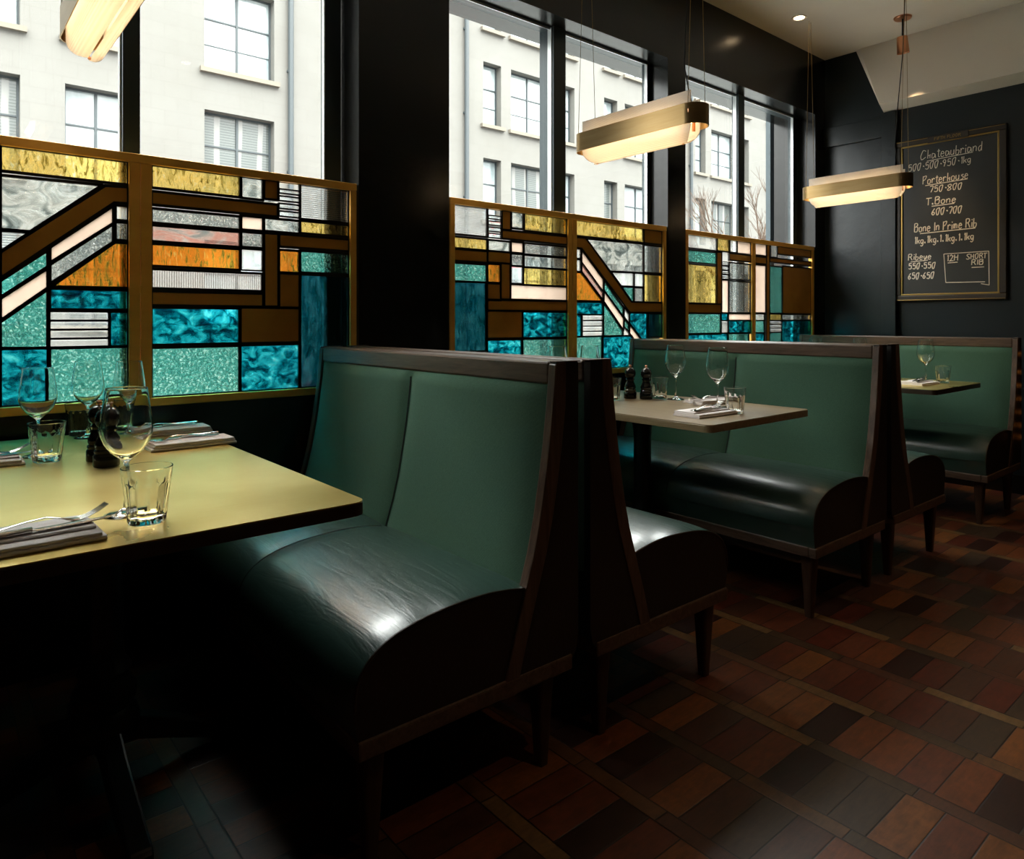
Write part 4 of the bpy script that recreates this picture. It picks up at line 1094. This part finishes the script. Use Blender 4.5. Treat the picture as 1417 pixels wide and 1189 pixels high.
def blind_mat():
    m, nt, out = new_mat('window_glass_with_blinds')
    v = coords(nt); wv = N(nt, 'ShaderNodeTexWave', wave_type='BANDS', bands_direction='Z'); setin(wv, Scale=4.5); nt.links.new(v, wv.inputs[0])
    w2 = N(nt, 'ShaderNodeTexWave', wave_type='BANDS', bands_direction='X'); setin(w2, Scale=.55, Distortion=1); nt.links.new(v, w2.inputs[0])
    c = ramp(nt, wv.outputs[1], [(.3, (.055, .065, .062)), (.6, (.10, .11, .105))]); c2 = ramp(nt, w2.outputs[1], [(.80, (0, 0, 0)), (.9, (1, 1, 1))])
    mx = N(nt, 'ShaderNodeMix', data_type='RGBA'); nt.links.new(c2, mx.inputs['Factor']); nt.links.new(c, mx.inputs[6]); mx.inputs[7].default_value = (.17, .17, .16, 1)
    p = N(nt, 'ShaderNodeBsdfPrincipled'); setin(p, Roughness=.1); nt.links.new(mx.outputs[2], p.inputs['Base Color']); nt.links.new(p.outputs[0], out.inputs[0]); return m
M['blinds'] = blind_mat()
M['darkglass'] = pbr('far_window_glass', (.36, .40, .40), .06, var=(.16, .20, .21), vscale=1.1, spec=.7)
FY = 19.0
# (x0, x1) of the window columns, drawn bays
COLS = [(-.6, 1.69), (2.54, 3.86), (5.60, 7.43), (9.0, 10.4), (11.6, 13.0)]
for k in range(-0, 6):
    o = k*6.03; COLS += [(14.67+o, 15.45+o), (15.90+o, 18.0+o-.12), (18.22+o, 19.05+o)]
rows_r = [(z, z+2.12) for z in (-.0, 1.27, 4.55, 7.83, 11.11)][1:]
def rows_for(x):
    if x < 8: return [(1.0, 3.2), (4.35, 6.57), (7.66, 9.9), (11.0, 13.2)]
    return rows_r
bl = thing('office_building', 'white tiled office building with grey metal windows across the street', 'building', (0, FY, -1.2))
bm = BM(); top = 16.2; zb = -1.2
edges = [-14]+[e for c in COLS for e in c]+[62]
for i in range(0, len(edges), 2): box(bm, edges[i], edges[i+1], 0, .5, 0, top-zb)
for x0, x1 in COLS:
    rr = rows_for(x0); zs = [zb]+[q for r_ in rr for q in r_]+[top]
    for i in range(0, len(zs), 2): box(bm, x0, x1, 0, .5, zs[i]-zb, zs[i+1]-zb)
box(bm, -14, 62, .5, 6, 0, top-zb)
obj('facade', bm, M['facade'], bl)
bm = BM()
for x0, x1 in COLS:
    for a, b in rows_for(x0): box(bm, x0-.12, x1+.12, -.12, .1, a-.14-zb, a-.02-zb)
obj('sill_course', bm, M['sillstone'], bl)
for ci, (x0, x1) in enumerate(COLS):
    for ri, (a, b) in enumerate(rows_for(x0)):
        bm = BM(); w = x1-x0; t = .045; c0 = a-zb; c1 = b-zb; yy0, yy1 = .26, .34
        box(bm, x0, x0+t, yy0, yy1, c0, c1); box(bm, x1-t, x1, yy0, yy1, c0, c1); box(bm, x0+t, x1-t, yy0, yy1, c0, c0+t); box(bm, x0+t, x1-t, yy0, yy1, c1-t, c1)
        if w > 1.2: box(bm, (x0+x1)/2-.03, (x0+x1)/2+.03, yy0, yy1, c0+t, c1-t)
        box(bm, x0+t, x1-t, yy0+.01, yy1-.01, c0+(c1-c0)*.60, c0+(c1-c0)*.60+.04)
        box(bm, x0+t, x1-t, yy0+.02, yy1-.02, c0+(c1-c0)*.30, c0+(c1-c0)*.30+.02)
        wn = obj('window', bm, M['slate_frame'], bl)
        bm = BM(); box(bm, x0+.02, x1-.02, .30, .31, c0+.02, c1-.02)
        obj('pane', bm, M['blinds'] if (ci+ri) % 2 == 1 and ri < 2 else M['darkglass'], wn)
for x in (7.86, 13.9, 26.3, 38.2):
    bm = BM(); tube(bm, [(x, -.10, .2), (x, -.10, top-zb-4)], .075, 10)
    for z in (3, 6.4, 9.2, 12): box(bm, x-.08, x+.08, -.11, 0, z, z+.06)
    obj('downpipe', bm, M['slate_frame'], bl)
# bare street tree
def tree(x, y, h, label, seed):
    rd = random.Random(seed); bm = BM()
    def br_(p, d, L, r, dep):
        q = p+d*L; m_ = p+d*L*.5+Vector((rd.uniform(-1, 1), rd.uniform(-1, 1), 0))*L*.05
        tube(bm, [p, m_, q], [r, r*.85, r*.65], 5)
        if dep == 0: return
        for k in range(3 if dep > 1 else 3):
            a = rd.uniform(0, 2*PI); s = rd.uniform(.25, .55)
            nd = (d+Vector((math.cos(a)*s, math.sin(a)*s, rd.uniform(.0, .18)))).normalized()
            br_(p+d*L*rd.uniform(.55, 1), nd, L*rd.uniform(.62, .82), r*.60, dep-1)
    br_(Vector((0, 0, 0)), Vector((0, 0, 1)), h*.32, .11, 6)
    o = obj('bare_tree', bm, M['bark']); o.location = (x, y, -1.2); return tag(o, label, 'tree')
tree(18.8, 12.0, 7.6, 'bare leafless street tree outside the farthest window', 5)
# red parked car glimpsed through the screens
M['carred'] = pbr('red_car_paint', (.55, .02, .03), .2, coat=.6); M['tyre'] = pbr('tyre', (.01, .01, .01), .8)
cr = thing('parked_car', 'small red car parked across the street behind the stained glass', 'car', (8.6, 14.5, -1.2))
bm = BM(); prism(bm, [(-2, .25), (2, .25), (2.05, .6), (1.9, .85), (1.1, .95), (.55, 1.42), (-.9, 1.45), (-1.6, 1.0), (-2.0, .9), (-2.08, .5)], -.8, .8, 'y'); obj('body', bm, M['carred'], cr, bevel=.08)
bm = BM(); prism(bm, [(1.0, .95), (.52, 1.36), (-.85, 1.39), (-1.45, 1.0)], -.81, .81, 'y'); obj('side_window', bm, M['darkglass'], cr)
for wx in (-1.25, 1.25):
    for wy in (-.75, .75):
        bm = BM(); tube(bm, [(wx, wy-.1, .31), (wx, wy+.1, .31)], .31, 24); obj('wheel', bm, M['tyre'], cr)

# ------------------------------------------------------------------ daylight
w = bpy.data.worlds.new('overcast'); bpy.context.scene.world = w; w.use_nodes = True
nt = w.node_tree; nt.nodes.clear(); o = nt.nodes.new('ShaderNodeOutputWorld'); bg = nt.nodes.new('ShaderNodeBackground')
tc = nt.nodes.new('ShaderNodeTexCoord'); sp = nt.nodes.new('ShaderNodeSeparateXYZ'); nt.links.new(tc.outputs['Generated'], sp.inputs[0])
rp = nt.nodes.new('ShaderNodeValToRGB'); e = rp.color_ramp.elements
e[0].position = .0; e[0].color = (.10, .10, .10, 1); e[1].position = 1; e[1].color = (1, 1, .97, 1)
k = e.new(.12); k.color = (.12, .12, .12, 1); k = e.new(.55); k.color = (.72, .73, .71, 1)
nt.links.new(sp.outputs[2], rp.inputs[0]); nt.links.new(rp.outputs[0], bg.inputs[0]); bg.inputs[1].default_value = SKY
nt.links.new(bg.outputs[0], o.inputs[0])
for i, (x0, x1) in enumerate(WIN):     # light portals: they only guide sampling of the sky
    l = bpy.data.lights.new('window_portal', 'AREA'); l.shape = 'RECTANGLE'; l.size = x1-x0; l.size_y = 2.2; l.cycles.is_portal = True
    o = bpy.data.objects.new('window_portal', l); C.objects.link(o); o.location = ((x0+x1)/2, 3.03, 1.9); o.rotation_euler = (-PI/2, 0, 0)
    o['kind'] = 'structure'
# unseen aisle downlights added as room fill, suggested by warm floor highlights
downlight(1.6, -.3, 'unseen recessed fill downlight over the aisle beside the brass table', DL)
downlight(3.3, .35, 'unseen recessed fill downlight over the aisle beside the oak table', DL)
downlight(4.3, .55, 'unseen recessed fill downlight over the aisle beside the farthest table', DL*.35)

# ------------------------------------------------------------------ camera
cd = bpy.data.cameras.new('camera'); co = bpy.data.objects.new('camera', cd); C.objects.link(co)
cd.sensor_fit = 'HORIZONTAL'; cd.sensor_width = 36; cd.lens = 975/1417*36; cd.shift_y = -150.5/1417; cd.clip_start = .02; cd.clip_end = 300
co.location = (0, 0, 1.11); co.rotation_euler = (PI/2, 0, -math.atan2(.6428, .7660))
S = bpy.context.scene; S.camera = co
S.view_settings.view_transform = 'Standard'; S.view_settings.look = 'None'; S.view_settings.gamma = 1; S.view_settings.use_curve_mapping = False
S.view_settings.exposure = EXPO
